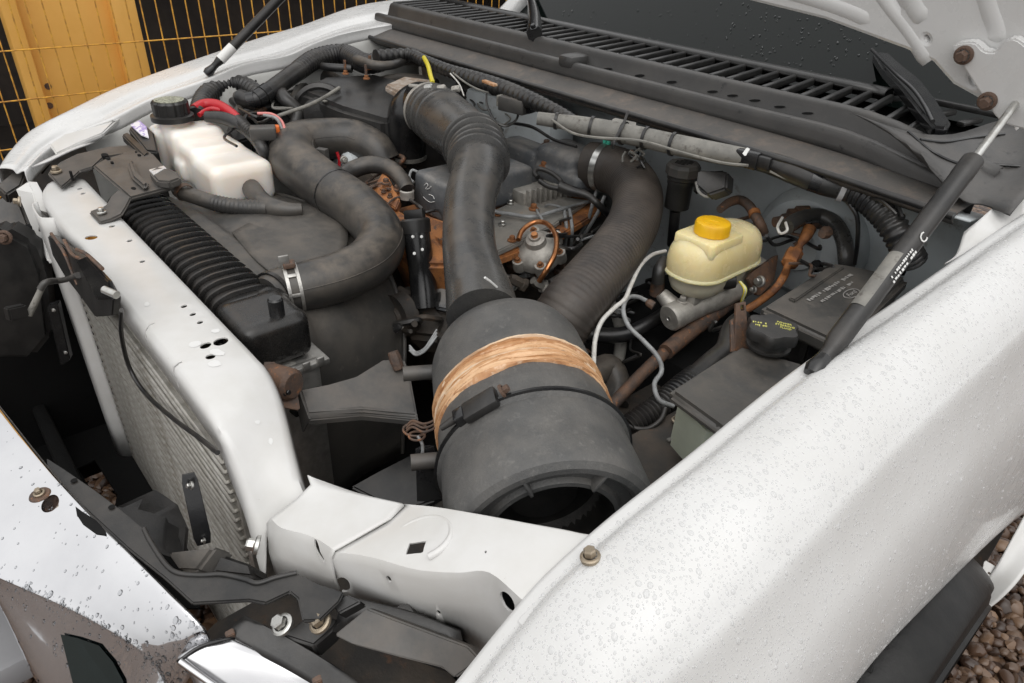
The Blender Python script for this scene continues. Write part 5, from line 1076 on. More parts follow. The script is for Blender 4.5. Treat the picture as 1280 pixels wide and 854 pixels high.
bolt(mb+mcx*.03+V((0, 0, .026)), (0, 0, 1), .022, mc, 'cast_alloy'); lathe('end_dimple', [(.0045, -.0015), (.004, -.0005), (0, .0)], mb, mcx, 'zinc', mc, segs=10)
def resv_low(bm): rbox_bm(bm, V((MX, .955, 1.070)), (.090, .165, .05), .02, 4)
def resv_up(bm):
    rbox_bm(bm, V((MX, .975, 1.127)), (.108, .22, .082), .030, 5)
    rbox_bm(bm, V((MX, .925, 1.112)), (.112, .13, .05), .022, 4)
    rbox_bm(bm, V((MX+.002, .935, 1.158)), (.080, .10, .030), .005, 2)
def rrect(cx, cy, hx, hy, r, z, n=8):
    out = []
    for (sx_, sy_, a0) in ((1, 1, 0), (-1, 1, 90), (-1, -1, 180), (1, -1, 270)):
        for k in range(n+1):
            a = radians(a0+90*k/n); out.append(V((cx+sx_*(hx-r)+r*cos(a), cy+sy_*(hy-r)+r*sin(a), z)))
    return out
def ring_loft(name, rings, m, parent):
    n = len(rings[0]); v = [p for r in rings for p in r]; f = []
    for i in range(len(rings)-1):
        for k in range(n): f.append((i*n+k, i*n+(k+1) % n, (i+1)*n+(k+1) % n, (i+1)*n+k))
    f.append(tuple(range(n))[::-1]); f.append(tuple((len(rings)-1)*n+k for k in range(n))); return new(name, me_from(v, f), m, parent, ang=50)
RY0 = .968
rsv = ring_loft('fluid_reservoir', [rrect(MX, RY0, hx, hy, r, z_) for hx, hy, r, z_ in ((.056, .112, .054, 1.092), (.0575, .1135, .055, 1.10), (.0575, .1135, .055, 1.118), (.0555, .111, .053, 1.134), (.051, .106, .049, 1.146), (.044, .098, .042, 1.155), (.035, .088, .034, 1.161), (.02, .07, .02, 1.164))], 'brake_plastic', mc); rsv['label'] = 'yellowed brake fluid reservoir'
ring_loft('reservoir_base', [rrect(MX, RY0-.012, hx, hy, r, z_) for hx, hy, r, z_ in ((.02, .05, .02, 1.042), (.036, .07, .034, 1.046), (.046, .084, .044, 1.056), (.050, .092, .048, 1.072), (.051, .094, .049, 1.093))], 'brake_plastic_low', mc)
ring_loft('cap_platform', [rrect(MX+.002, .930, hx, hy, .010, z_) for hx, hy, z_ in ((.045, .052, 1.140), (.045, .052, 1.164), (.043, .050, 1.167))], 'brake_plastic', mc)
# moulded seam round the reservoir
seam = rrect(MX, RY0, .0575, .1135, .055, 1.094); v, f = tube_data(seam+[seam[0]], [.0042]*(len(seam)+1), 8, cap=False); new('moulded_seam', me_from(v, f), 'brake_plastic', mc)
cb_ = V((MX+.004, .932, 1.168))
v, f = [], []
NC = 60
for k in range(NC):
    a = 2*pi*k/NC; r_ = .0335 if k % 6 else .0325
    for (rr, h) in ((r_, .0), (r_, .018), (r_-.002, .022), (r_-.005, .023)): v.append(cb_+V((rr*cos(a), rr*sin(a), h)))
for k in range(NC):
    k2 = (k+1) % NC
    for j in range(3): f.append((k*4+j, k2*4+j, k2*4+j+1, k*4+j+1))
f.append(tuple(k*4+3 for k in range(NC)))
rc_ = new('reservoir_cap', me_from(v, f), 'yellow_cap', mc, ang=30)
for q_ in range(5):
    a = radians(180+36*q_); d_ = V((cos(a), sin(a), 0)); rbox('cap_emboss', cb_+d_*.020+V((0, 0, .0235)), (.007, .003, .0012), 'yellow_cap', mc, bev=.0003, rot=rz(math.degrees(a)+90))
rbox('cap_emboss', cb_+V((0, .004, .0235)), (.016, .010, .0012), 'yellow_cap', mc, bev=.0004, rot=rz(20))
lathe('fill_valve', [(0, .012), (.012, .012), (.014, 0), (.014, -.02)], Q(822, 357, 1.05), (0, 0, 1), 'rust_dark', mc, segs=14); tube('valve_hose', [(822, 354, 1.065, 16), (824, 338, 1.09, 16), (830, 325, 1.10, 14)], 'cable_black', mc, segs=10)
lvl = lathe('level_switch', [(0, .0), (.016, .0), (.018, .012), (.018, .04), (0, .04)], Q(918, 350, 1.075), (-.5, -.6, -.1), 'black_plastic', mc, segs=16)
for k, m_ in enumerate(('wire_yellow', 'wire_white', 'green_paint')): tube('switch_wire', [(924+k, 352, 1.09), (930+k*1.5, 362, 1.085), (927+k, 375, 1.06), (922+k, 392, 1.02)], m_ if m_ != 'green_paint' else 'text_yellow', mc, r=.0014, segs=6)
pl = plate('mounting_lug', [Q(938, 345, 1.08), Q(968, 318, 1.09), Q(975, 330, 1.08), Q(968, 352, 1.05), Q(945, 372, 1.03)], 'rust_dark', .008, parent=mc, rnd=1); bolt(Q(950, 352, 1.07), (-.3, -1, .2), .024, mc, 'aluminium'); bolt(Q(942, 362, 1.05), (-.3, -1, .2), .016, mc, 'aluminium')
# rusty unions and vacuum hose on the booster
for (a, b, z_, ax_, r_, L_) in ((968, 278, 1.16, (.4, .8, .1), .014, .05), (985, 270, 1.165, (.7, .7, .1), .02, .04), (1012, 283, 1.15, (.2, .9, .4), .016, .04)): lathe('union', [(0, 0), (r_*.75, 0), (r_*.75, L_*.4), (r_, L_*.4), (r_, L_), (0, L_)], Q(a, b, z_), ax_, 'rust_dark', bt, segs=12)
tube('brake_pipe', [(1012, 286, 1.155, 16), (1007, 296, 1.145, 14), (1000, 306, 1.13, 9), (992, 318, 1.115, 10), (985, 332, 1.10, 9), (980, 345, 1.075, 10), (968, 362, 1.05, 10), (948, 378, 1.02, 10), (925, 392, 1.0, 10)], 'rust', bt, segs=14)
ua = (Q(985, 334, 1.098)-Q(997, 308, 1.125)); ub_ = Q(997, 308, 1.125); UL = ua.length
lathe('hex_union', [(0, 0), (.010, 0), (.012, .004), (.012, UL*.25), (.0165, UL*.27), (.0165, UL*.85), (.011, UL*.9), (0, UL)], ub_, ua, 'rust', bt, segs=8, ang=20)
vh = tube('vacuum_hose', [(983, 284, 1.165, 20), (1000, 274, 1.17, 20), (1022, 270, 1.17, 20), (1042, 279, 1.165, 20), (1054, 298, 1.15, 20), (1058, 325, 1.12, 20), (1058, 350, 1.07, 19)], 'rubber_pipe', segs=16, label='black vacuum hose arching over the fuse box')
tube('hose_tie', [(978, 272, 1.18), (972, 284, 1.17), (976, 292, 1.165), (984, 288, 1.175), (982, 278, 1.185)], 'wire_white', vh, r=.0028, segs=6)
tube('brake_line', [(900, 262, 1.17, 10), (910, 254, 1.175, 11), (924, 250, 1.175, 12), (935, 256, 1.175, 12), (942, 266, 1.165, 13), (950, 280, 1.15, 13), (955, 292, 1.13, 12)], 'rust_dark', bt, segs=10)
ring('pipe_tie', Q(943, 267, 1.165), (.5, -.4, -.3), .008, .010, .004, 'rust', bt)
lathe('fitting_collar', [(.011, 0), (.011, .03), (.0, .03)], Q(947, 274, 1.155), (.35, .2, -.8), 'cast_alloy', bt, segs=10)
for (a, b) in ((1034, 290), (1022, 332)): lathe('stud', [(0, .02), (.008, .02), (.012, .01), (.012, 0)], QY(a, b, 1.10), (0, -1, 0), 'rust_dark' if a == 1034 else 'void', bt, segs=8)

# ================================================================= SMALL REMOTE RESERVOIR
rr_ = lathe('clutch_reservoir', [(0, 0), (.016, .0), (.0265, .006), (.027, .055), (.029, .06), (.029, .068), (.031, .07), (.031, .078), (.028, .08)], Q(845, 262, 1.13), (0, 0, 1), 'black_plastic', segs=30, label='small grey capped reservoir below the cowl harness')
lathe('reservoir_cap', [(.034, .078), (.036, .08), (.036, .096), (.032, .103), (0, .104)], Q(845, 262, 1.13), (0, 0, 1), 'bracket_grey', rr_, segs=10, ang=20)
tube('outlet_hose', [(844, 264, 1.13, 13), (842, 285, 1.09, 13), (840, 305, 1.04, 13)], 'cable_black', rr_, segs=10)
cpt = Q(845, 262, 1.13)+V((0, 0, .1045)); 
for k in range(5): rbox('cap_print', cpt+V((-.006*0, -.016+.008*k, 0)), (.034-abs(k-2)*.006, .0022, .001), 'void', rr_, bev=0, rot=rz(12))
prism('reservoir_bracket', [Q(866, 215, 1.22), Q(905, 212, 1.22), Q(905, 228, 1.2), Q(880, 236, 1.19), Q(866, 240, 1.18)], V((.0, .012, -.01)), 'black_plastic', rr_, bev=.003)

# ================================================================= FLUID TANK WITH LID
ft_ = prism('washer_tank', [Q(846, 492, 1.083), Q(926, 440, 1.083), Q(1000, 462, 1.083), Q(918, 545, 1.083), Q(890, 538, 1.083)], V((0, 0, -.10)), 'washer_plastic', bev=.01, label='pale green fluid tank with dark rectangular lid beside the fender')
ld = prism('tank_lid', [Q(834, 488, 1.104), Q(924, 430, 1.104), Q(1012, 455, 1.104), Q(916, 549, 1.104), Q(892, 530, 1.104)], V((0, 0, -.022)), 'grey_plastic', ft_, bev=.009, seg=3)
pc = Q(960, 432, 1.112); 
lathe('cap_neck', [(.034, .0), (.034, .004), (.029, .006), (.027, .02)], pc, (0, 0, 1), 'black_plastic', ft_, segs=28)
v, f = [], []; NC = 72
for k in range(NC):
    a = 2*pi*k/NC; r_ = .0385+.0035*cos(6*a)
    for (kk, h) in ((.88, .016), (.98, .018), (1, .024), (.99, .032), (.93, .036), (.5, .0365)): v.append(pc+V((r_*kk*cos(a), r_*kk*sin(a), h)))
for k in range(NC):
    k2 = (k+1) % NC
    for j in range(5): f.append((k*6+j, k2*6+j, k2*6+j+1, k*6+j+1))
f.append(tuple(k*6+5 for k in range(NC)))
pcap = new('tank_cap', me_from(v, f), 'black_plastic', ft_, ang=35)
ex, ey = V((.78, .62, 0)), V((-.62, .78, 0))
for j, tx in enumerate(('POWER', 'STEERING', 'FLUID')): text('cap_lettering', tx, pc+ex*(.017-.0*j)+ey*(.010-.0075*j)+V((0, 0, .0368)), ex+ey*-.25, ey+ex*.25, .0065, 'text_yellow', ft_)
for j in range(2): marks('cap_lettering', pc-ex*.02+ey*(.003-.0085*j)+V((0, 0, .0368)), ex+ey*-.1, ey+ex*.1, .022-.006*j, .0045, 6, 'text_yellow', ft_, 9+j)
# rusty upright bracket behind
ub = plate('upright_bracket', [Q(919, 440, 1.09), Q(920, 380, 1.155), Q(933, 377, 1.158), Q(936, 436, 1.09)], 'rust_dark', .006, [[Q(925, 382, 1.152), Q(930, 381, 1.153), Q(930.5, 388, 1.145), Q(925.5, 389, 1.144)]], label='rusty upright bracket with slotted top beside the cap')
plate('bracket_leg', [Q(914, 440, 1.09), Q(913, 400, 1.13), Q(919, 398, 1.132), Q(919, 440, 1.09)], 'rust_dark', .006, parent=ub)

# ================================================================= FUSE BOX
FZ = 1.145
fx = [Q(950, 384, 1.128), Q(1040, 327, FZ), Q(1060, 330, FZ), Q(1138, 346, FZ), Q(1052, 432, 1.128)]
fbx = prism('fuse_box', [Q(958, 390, 1.098), Q(1036, 338, 1.108), Q(1128, 352, 1.108), Q(1050, 432, 1.098)], V((0, 0, -.07)), 'black_plastic', bev=.005, label='black fuse box with embossed lid under the gas strut')
lid = prism('fuse_lid', fx, V((0, 0, -.030)), 'grey_plastic', fbx, bev=.008, seg=3)
prism('lid_step', [Q(986, 372, 1.137), Q(1048, 331, FZ+.003), Q(1056, 333, FZ+.003), Q(994, 375, 1.138)], V((0, 0, -.01)), 'grey_plastic', fbx, bev=.002)
yd_ = (Q(1040, 350, FZ)-Q(1000, 375, FZ)).normalized(); lx = (Q(1085, 345, FZ)-Q(1025, 384, FZ)); lx.z = 0; lx.normalize(); ly_ = V((-lx.y, lx.x, 0))
lidn = (fx[1]-fx[0]).cross(fx[3]-fx[0]).normalized(); lidn = lidn if lidn.z > 0 else -lidn
hl0 = hit(lid, 1040, 372); lidn = hl0[1] if hl0 else lidn
lx = (hit(lid, 1062, 348)[0]-hit(lid, 1010, 380)[0]).normalized(); ly_ = lidn.cross(lx)
def onlid(a, b): h_ = hit(lid, a, b); return h_[0]+lidn*.0012
marks('lid_lettering', onlid(1037, 360), lx, ly_, .135, .0075, 20, 'text_grey', fbx, 5); marks('lid_lettering', onlid(1047, 365), lx, ly_, .105, .0065, 16, 'text_grey', fbx, 6)
oc = onlid(1064, 368); v, f = [], []
for k in range(36):
    a = 2*pi*k/36
    for s_, h in ((1, 0), (1, .001), (.93, .001), (.93, 0)): v.append(oc+lx*.021*s_*cos(a)+ly_*.0105*(s_ if s_ == 1 else .88)*sin(a)+lidn*h)
for k in range(36):
    for j in range(3): f.append((k*4+j, ((k+1) % 36)*4+j, ((k+1) % 36)*4+j+1, k*4+j+1))
new('lid_emblem', me_from(v, f), 'text_grey', fbx); text('lid_emblem', 'Ford', oc+lidn*.0003, lx, ly_, .013, 'text_grey', fbx, shear=.3)
for k, (a, b) in enumerate(((966, 398), (985, 404), (1003, 408), (1032, 418))): rbox('lid_clip', Q(a, b, 1.095), (.03, .014, .030), 'black_gloss', fbx, bev=.003, rot=rz(15))
prism('clip_block', [Q(1005, 415, 1.105), Q(1018, 410, 1.107), Q(1030, 416, 1.105), Q(1014, 425, 1.102)], V((0, 0, -.05)), 'black_plastic', fbx, bev=.003)
# battery tray floor and odd bracket
tr_ = plate('battery_tray', [Q(785, 545, .96), Q(850, 510, .97), Q(900, 520, .97), Q(915, 560, .97), Q(840, 630, .95), Q(800, 610, .95)], 'engine_dirty', .006, label='dirty tray beside the air filter')
prism('flat_key', [Q(833, 548, .966), Q(846, 543, .968), Q(874, 533, .968), Q(877, 545, .966), Q(866, 546, .966), Q(848, 548, .966), Q(836, 552, .965)], V((0, 0, -.003)), 'loom_grey', tr_, bev=.0006)
bolt(Q(846, 525, .975), (0, 0, 1), .018, tr_, 'steel_bolt')

# ================================================================= PIPES, LOOMS AND WIRES ON THE NEAR SIDE
st = tube('steering_shaft', [(760, 512, .93, 16), (800, 470, .95, 16), (836, 436, .965, 16)], 'rust_dark', segs=12, label='rusty steering shaft running below the brake cylinder')
tube('shaft_sleeve', [(832, 440, .968, 21), (866, 412, .98, 21), (905, 382, 1.0, 21), (960, 335, 1.03, 21)], 'rust_dark', st, segs=12)
tube('wire_loom', [(785, 535, .95, 30), (820, 512, .965, 32), (855, 484, .98, 34), (872, 470, .985, 30)], 'cable_black', segs=16, rib=(.008, .0045, 0, 1), label='black corrugated loom beside the fluid tank')
tube('loom_branch', [(862, 478, .985, 28), (890, 454, 1.0, 30), (908, 438, 1.01, 30), (915, 410, 1.03, 24), (930, 395, 1.04, 20)], 'cable_black', segs=12, label='black taped cable passing the rusty bracket')
tube('heater_hose', [(705, 408, .95, 20), (740, 418, .94, 20), (780, 418, .94, 20), (815, 402, .96, 18), (840, 385, .98, 18)], 'cable_black', segs=12, label='black heater hose behind the air filter')
tube('beige_pipe', [(748, 366, .95, 14), (766, 384, .93, 15), (776, 415, .91, 15), (774, 445, .89, 15), (764, 480, .87, 15)], 'loom_grey', segs=10, label='dirty beige pipe in the gap behind the filter')
tube('lower_hose', [(740, 470, .90, 34), (760, 460, .90, 36), (770, 480, .88, 36), (768, 505, .86, 36)], 'rubber', segs=14, label='dark rubber hose end behind the filter')
tube('white_pipe', [(832, 314, 1.10), (815, 319, 1.10), (800, 333, 1.10), (788, 358, 1.09), (781, 374, 1.085), (768, 385, 1.08), (752, 402, 1.07), (744, 425, 1.05), (742, 455, 1.03)], 'wire_white', r=.0042, segs=10, label='thin white plastic pipe hooked past the brake cylinder')
gw = tube('grey_cable', [(808, 376, 1.06), (796, 371, 1.07), (784, 373, 1.08), (779, 388, 1.075), (786, 408, 1.06), (804, 426, 1.045), (822, 446, 1.03), (827, 464, 1.01), (818, 480, 1.0), (824, 500, .99), (842, 508, .98)], 'wire_grey', r=.0042, segs=10, label='thin grey cable hanging from the brake cylinder port')
lathe('cable_end', [(.005, 0), (.008, .004), (.008, .016), (0, .016)], Q(808, 377, 1.06), (.7, .2, -.2), 'rust_dark', gw, segs=10)
tube('earth_cable', [(770, 520, .96), (790, 534, .96), (810, 536, .96), (826, 525, .97), (832, 510, .98)], 'cable_black', r=.0045, segs=8, label='black earth cable looping by the tray')
lathe('cable_cover', [(0, .04), (.02, .04), (.024, .02), (.02, -.03), (0, -.03)], Q(1128, 322, 1.12), (0, 0, 1), 'void', fbx, segs=14)

# ================================================================= HARNESS ALONG THE COWL
hr = tube('cowl_harness', [(672, 148, 1.292, 16), (700, 152, 1.290, 18), (722, 156, 1.289, 22), (760, 163, 1.287, 25), (800, 171, 1.287, 25), (850, 182, 1.287, 26), (900, 192, 1.287, 26), (935, 198, 1.287, 24)], 'loom_grey', segs=14, label='grey taped wiring harness along the cowl')
for fr_ in (.14, .38, .52, .60, .70): clamp_i = int(fr_*(len(o_path[hr.name][0])-1)); PH, RH = o_path[hr.name]; ring('cable_tie', PH[clamp_i], PH[clamp_i+1]-PH[clamp_i], RH[clamp_i], .006, .003, 'cable_black', hr)
lb2 = tube('black_loom', [(930, 196, 1.287, 24), (965, 205, 1.285, 27), (1000, 218, 1.282, 30), (1030, 229, 1.277, 30), (1060, 237, 1.272, 31), (1085, 250, 1.267, 33), (1108, 272, 1.252, 34), (1125, 298, 1.227, 34), (1140, 325, 1.187, 34)], 'cable_black', segs=16, sub=8, rib=(.0105, .004, .55, 1), label='black corrugated loom dropping behind the gas strut')
PH, RH = o_path[lb2.name]
def near_px(P, a): return min(range(len(P)-1), key=lambda i: abs((640+FPX*(P[i]-CAM).dot(RX)/dep(P[i]))-a))
i_ = near_px(PH, 1054); ring('cable_tie', PH[i_], PH[i_+1]-PH[i_], RH[i_]+.001, .009, .002, 'tank_plastic', lb2); ring('tape_wrap', PH[near_px(PH, 1030)], PH[near_px(PH, 1040)]-PH[near_px(PH, 1030)], RH[3], .05, .002, 'black_gloss', lb2)
for k, pts in enumerate(([(1085, 243, 1.277), (1105, 245, 1.282), (1122, 258, 1.277), (1128, 272, 1.267)], [(1088, 248, 1.277), (1102, 252, 1.282), (1114, 262, 1.277), (1120, 268, 1.272)])): tube('loose_wire', pts, 'cable_black', lb2, r=.003, segs=6)
rbox('connector', Q(936, 198, 1.289), (.045, .03, .032), 'black_gloss', hr, bev=.003, rot=rz(8)); rbox('connector', Q(955, 203, 1.289), (.03, .022, .024), 'black_plastic', hr, bev=.003, rot=rz(8)); prism('connector_tab', [Q(928, 192, 1.317), Q(933, 185, 1.322), Q(936, 187, 1.322), Q(931, 195, 1.315)], V((0, .004, 0)), 'label_white', hr, bev=0)
tube('thin_wire', [(690, 150, 1.302), (715, 166, 1.297), (745, 172, 1.295), (800, 176, 1.299), (850, 190, 1.299), (900, 203, 1.297), (935, 207, 1.295)], 'loom_grey', hr, r=.0028, segs=6)
tube('ground_wire', [(963, 214, 1.277), (985, 224, 1.272), (1008, 232, 1.267), (1022, 236, 1.267)], 'loom_grey', hr, r=.003, segs=6)
tube('drop_cable', [(1058, 250, 1.257), (1071, 270, 1.237), (1072, 300, 1.187), (1068, 330, 1.127)], 'cable_black', hr, r=.0042, segs=8)
# black section left of the grey one
hl2 = tube('tape_harness', [(470, 72, 1.297, 18), (510, 68, 1.299, 14), (530, 76, 1.299, 14), (560, 88, 1.297, 15), (595, 100, 1.295, 20), (630, 112, 1.293, 22), (665, 126, 1.292, 20), (700, 142, 1.291, 16), (722, 156, 1.289, 16)], 'cable_black', segs=12, rib=(.02, .003, 0, 1), label='black taped harness at the far end of the cowl')
rbox('tan_patch', Q(612, 104, 1.317), (.05, .012, .006), 'rust_tape', hl2, bev=.001, rot=rz(-6))
cn = rbox('connector', Q(643, 131, 1.272), (.075, .035, .034), 'bracket_grey', hl2, bev=.004, rot=rz(12)); rbox('connector_end', Q(628, 126, 1.275), (.02, .024, .026), 'loom_grey', hl2, bev=.002, rot=rz(12)); rbox('connector_end', Q(663, 134, 1.272), (.015, .026, .026), 'black_gloss', hl2, bev=.002, rot=rz(12))
for k, m_ in enumerate(('wire_pink', 'wire_white', 'wire_red', 'cable_black')): tube('pigtail', [(664, 132+2*k, 1.25), (672, 134+1.5*k, 1.255), (680, 138+k, 1.26)], m_, hl2, r=.0018, segs=6)
tube('thin_wire', [(608, 118, 1.277), (609, 132, 1.262), (618, 150, 1.242), (632, 158, 1.232), (645, 150, 1.242), (648, 140, 1.262)], 'cable_black', hl2, r=.0028, segs=6)
tube('thin_wire', [(563, 92, 1.297), (574, 105, 1.282), (580, 120, 1.262)], 'wire_white', hl2, r=.002, segs=6); tube('thin_wire', [(563, 88, 1.302), (580, 102, 1.292), (598, 112, 1.282), (618, 118, 1.277)], 'loom_grey', hl2, r=.0025, segs=6)
tube('yellow_wire', [(530, 72, 1.312), (535, 82, 1.307), (538, 94, 1.297), (541, 104, 1.287)], 'wire_yellow', hl2, r=.006, segs=8)
bt_ = prism('harness_bracket', [Q(764, 150, 1.297), Q(792, 156, 1.297), Q(792, 172, 1.287), Q(764, 168, 1.287)], V((0, .01, .004)), 'loom_grey', hr, bev=.002); tube('bracket_tie', [(785, 140, 1.317), (778, 158, 1.307), (768, 176, 1.287), (766, 186, 1.272)], 'cable_black', hr, r=.003, segs=6)
for k in range(10):
    a, b = random.uniform(778, 802), random.uniform(182, 200); tube('loose_wire', [(a, b, 1.22), (a+random.uniform(-8, 8), b+6, 1.21), (a+random.uniform(-8, 8), b+14, 1.2)], random.choice(['cable_black', 'cable_black', 'loom_grey', 'rust_dark']), hr, r=.003, segs=6)
for k, (m_, dx) in enumerate((('wire_white', 0), ('cable_black', 3), ('wire_pink', 5), ('wire_pink', 8))): tube('looped_wire', [(870+dx, 228, 1.2), (874+dx, 240, 1.19), (884+dx*.6, 246, 1.185), (898, 243-dx*.3, 1.19), (906, 238-dx*.4, 1.2)], m_, hr, r=.003, segs=6)
prism('relay_mount', [Q(872, 212, 1.252), Q(910, 214, 1.252), Q(908, 236, 1.227), Q(884, 244, 1.217), Q(870, 232, 1.227)], V((0, .03, -.02)), 'black_plastic', hr, bev=.004)

# ================================================================= FAR CORNER: blower case, washer motor, cables
blw = prism('blower_case', [Q(372, 112, 1.22), Q(405, 96, 1.23), Q(470, 92, 1.24), Q(545, 110, 1.24), Q(560, 140, 1.2), Q(480, 150, 1.19), Q(425, 135, 1.2)], V((.02, -.01, -.26)), 'black_plastic', bev=.012, label='black blower case in the far corner of the bay')
prism('case_top', [Q(480, 106, 1.255), Q(505, 95, 1.262), Q(545, 100, 1.262), Q(550, 118, 1.25), Q(510, 122, 1.245)], V((0, 0, -.02)), 'wool', blw, bev=.006)
fc_ = Q(402, 142, 1.16); fax_ = V((.75, -.6, .1))
bl2 = lathe('blower_motor', [(.075, -.03), (.08, -.02), (.08, .0), (.07, .006), (.062, .0), (.045, .0), (.043, .04), (.038, .045), (.018, .047), (.016, .055), (0, .055)], fc_, fax_, 'black_plastic', segs=36, label='round black blower motor at the far apron')
for k in range(3): ring('motor_ring', fc_+fax_.normalized()*(.012+.012*k), fax_, .044, .004, .002, 'bracket_grey', bl2)
rbox('motor_tag', fc_+fax_.normalized()*.025+V((.02, .01, .042)), (.03, .02, .004), 'loom_grey', bl2, bev=.001)
for (a, b, z_) in ((432, 92, 1.255), (463, 86, 1.262), (458, 98, 1.255)): 
    tube('stud', [(Q(a, b, z_), .004), (Q(a, b, z_)+V((0, 0, .035)), .004)], 'rust_dark', blw, world=True, segs=8); bolt(Q(a, b, z_), (0, 0, 1), .018, blw, 'rust')
tube('thick_hose', [(378, 170, 1.12, 20), (371, 140, 1.15, 22), (378, 112, 1.18, 22), (398, 97, 1.20, 22), (418, 104, 1.20, 22), (428, 120, 1.19, 20)], 'rubber', segs=12, label='looped rubber hose round the blower motor')
tube('bypass_hose', [(462, 165, 1.13, 26), (446, 150, 1.16, 26), (450, 125, 1.19, 27), (478, 110, 1.205, 27), (510, 106, 1.21, 27), (545, 112, 1.205, 26)], 'rubber', segs=14, sub=8, label='rubber hose bending behind the turbo elbow')
tube('back_hose', [(575, 110, 1.18, 30), (600, 118, 1.17, 30), (625, 128, 1.15, 30)], 'rubber', segs=12, label='short hose under the far cowl harness')
tb = prism('turbo_blanket', [Q(476, 130, 1.15), Q(500, 108, 1.17), Q(518, 112, 1.17), Q(515, 150, 1.12), Q(490, 145, 1.12)], V((0, .02, -.03)), 'wool', bev=.01, label='frayed heat blanket behind the turbo elbow')
prism('turbo_housing', [Q(528, 168, 1.06), Q(560, 160, 1.08), Q(570, 190, 1.05), Q(535, 205, 1.03)], V((0, .04, -.08)), 'engine_dirty', bev=.015, label='sooty turbo housing under the elbow')
rbox('heater_box', V((-.30, 1.14, 1.12)), (.36, .10, .22), 'firewall_blue', bev=.02, label='grey bulge of the firewall behind the engine')
# main far loom
ml = tube('main_loom', [(300, 122, 1.20, 20), (318, 125, 1.20, 20), (345, 108, 1.225, 22), (368, 92, 1.245, 23), (395, 74, 1.265, 24), (430, 68, 1.272, 24), (460, 80, 1.268, 24), (500, 72, 1.272, 20), (528, 74, 1.272, 18)], 'cable_black', segs=14, sub=8, rib=(.013, .002, .3, .8), label='thick black main loom over the far apron')
for pts, w_ in (([(346, 106, 1.22, 18), (356, 124, 1.20, 17), (372, 140, 1.17, 16), (366, 165, 1.13, 14)], 0), ([(446, 75, 1.28, 13), (470, 82, 1.28, 12), (495, 80, 1.28, 11), (520, 66, 1.285, 10)], 1), ([(392, 80, 1.25, 10), (410, 84, 1.25, 10), (440, 86, 1.25, 10)], 0)):
    tube('loom_branch', pts, 'cable_black' if not w_ else 'rubber', ml, segs=10)
for k in range(3): ring('tape_wrap', o_path[ml.name][0][20+10*k], o_path[ml.name][0][21+10*k]-o_path[ml.name][0][20+10*k], o_path[ml.name][1][20+10*k], .02, .0025, 'black_gloss', ml)
# bundle behind the tank
bd = tube('cable_bundle', [(246, 146, 1.18, 22), (258, 120, 1.20, 24), (280, 106, 1.215, 22), (305, 106, 1.215, 20), (326, 120, 1.20, 18), (330, 132, 1.18, 14)], 'cable_black', segs=12, rib=(.016, .003, 0, 1), label='bundle of black cables behind the expansion tank')
for pts, m_, w_ in (([(252, 138), (268, 116), (290, 112), (310, 118), (318, 134)], 'cable_black', 13), ([(262, 135), (275, 120), (293, 118), (302, 132), (296, 146)], 'rubber', 14), ([(256, 128), (255, 118), (270, 116)], 'loom_grey', 4), ([(300, 115), (322, 122), (342, 124), (352, 112), (350, 100)], 'cable_black', 7), ([(290, 126), (306, 138), (325, 136), (352, 130), (368, 128)], 'cable_black', 9), ([(310, 146), (326, 138), (344, 130)], 'rust_dark', 6)):
    tube('cable', [(a, b, 1.205-.0009*(b-100), w_) for a, b in pts], m_, bd, segs=10)
rc2 = tube('red_cable', [(243, 137, 1.195, 13), (256, 131, 1.20, 14), (272, 132, 1.20, 14), (287, 140, 1.195, 13), (300, 151, 1.185, 11)], 'wire_red', segs=12, label='bright red battery cable by the tank cap')
tube('red_branch', [(249, 144, 1.19), (256, 139, 1.195), (265, 136, 1.198), (276, 138, 1.195)], 'wire_red', rc2, r=.006, segs=8)
tube('black_cable', [(258, 146, 1.19, 14), (280, 148, 1.19, 16), (302, 158, 1.18, 16), (318, 172, 1.165, 16), (328, 186, 1.15, 15), (334, 200, 1.12, 14)], 'cable_black', segs=12, label='black battery cable curving beside the tank')
tube('split_loom', [(298, 150, 1.19, 13), (310, 162, 1.18, 14), (322, 172, 1.165, 13), (330, 180, 1.15, 12)], 'cable_black', segs=10, rib=(.006, .003, 0, 1), label='short corrugated sleeve on the red cable')
cg = rbox('grey_connector', Q(329, 166, 1.18), (.04, .06, .03), 'bracket_grey', bev=.004, rot=rz(-25), label='grey plastic connector near the hairpin hose')
rbox('orange_lock', Q(343, 162, 1.18), (.02, .025, .02), 'orange_plastic', cg, bev=.003, rot=rz(-25))
for k, pts in enumerate(([(322, 142, 1.2), (340, 143, 1.2), (352, 152, 1.19), (358, 168, 1.17)], [(330, 144, 1.2), (345, 148, 1.2), (352, 160, 1.18), (354, 172, 1.165)])): tube('pink_wire' if k == 0 else 'dark_wire', pts, 'wire_pink' if k == 0 else 'wire_grey', cg, r=.004, segs=8)
tube('motor_cable', [(340, 148, 1.19), (362, 140, 1.20), (385, 132, 1.21), (405, 122, 1.22), (424, 110, 1.23)], 'loom_grey', r=.005, segs=8, label='grey cable strung to the blower motor')
prism('relay_box', [Q(282, 160, 1.15), Q(298, 152, 1.155), Q(316, 160, 1.15), Q(314, 172, 1.14), Q(292, 178, 1.14)], V((0, 0, -.06)), 'black_plastic', bev=.005, label='black relay box between tank and apron')
prism('black_block', [Q(300, 128, 1.16), Q(345, 130, 1.17), Q(372, 150, 1.15), Q(350, 180, 1.12), Q(320, 165, 1.13)], V((0, .02, -.12)), 'void', bev=.01, label='black block deep in the far corner')  # plain black block in the corner
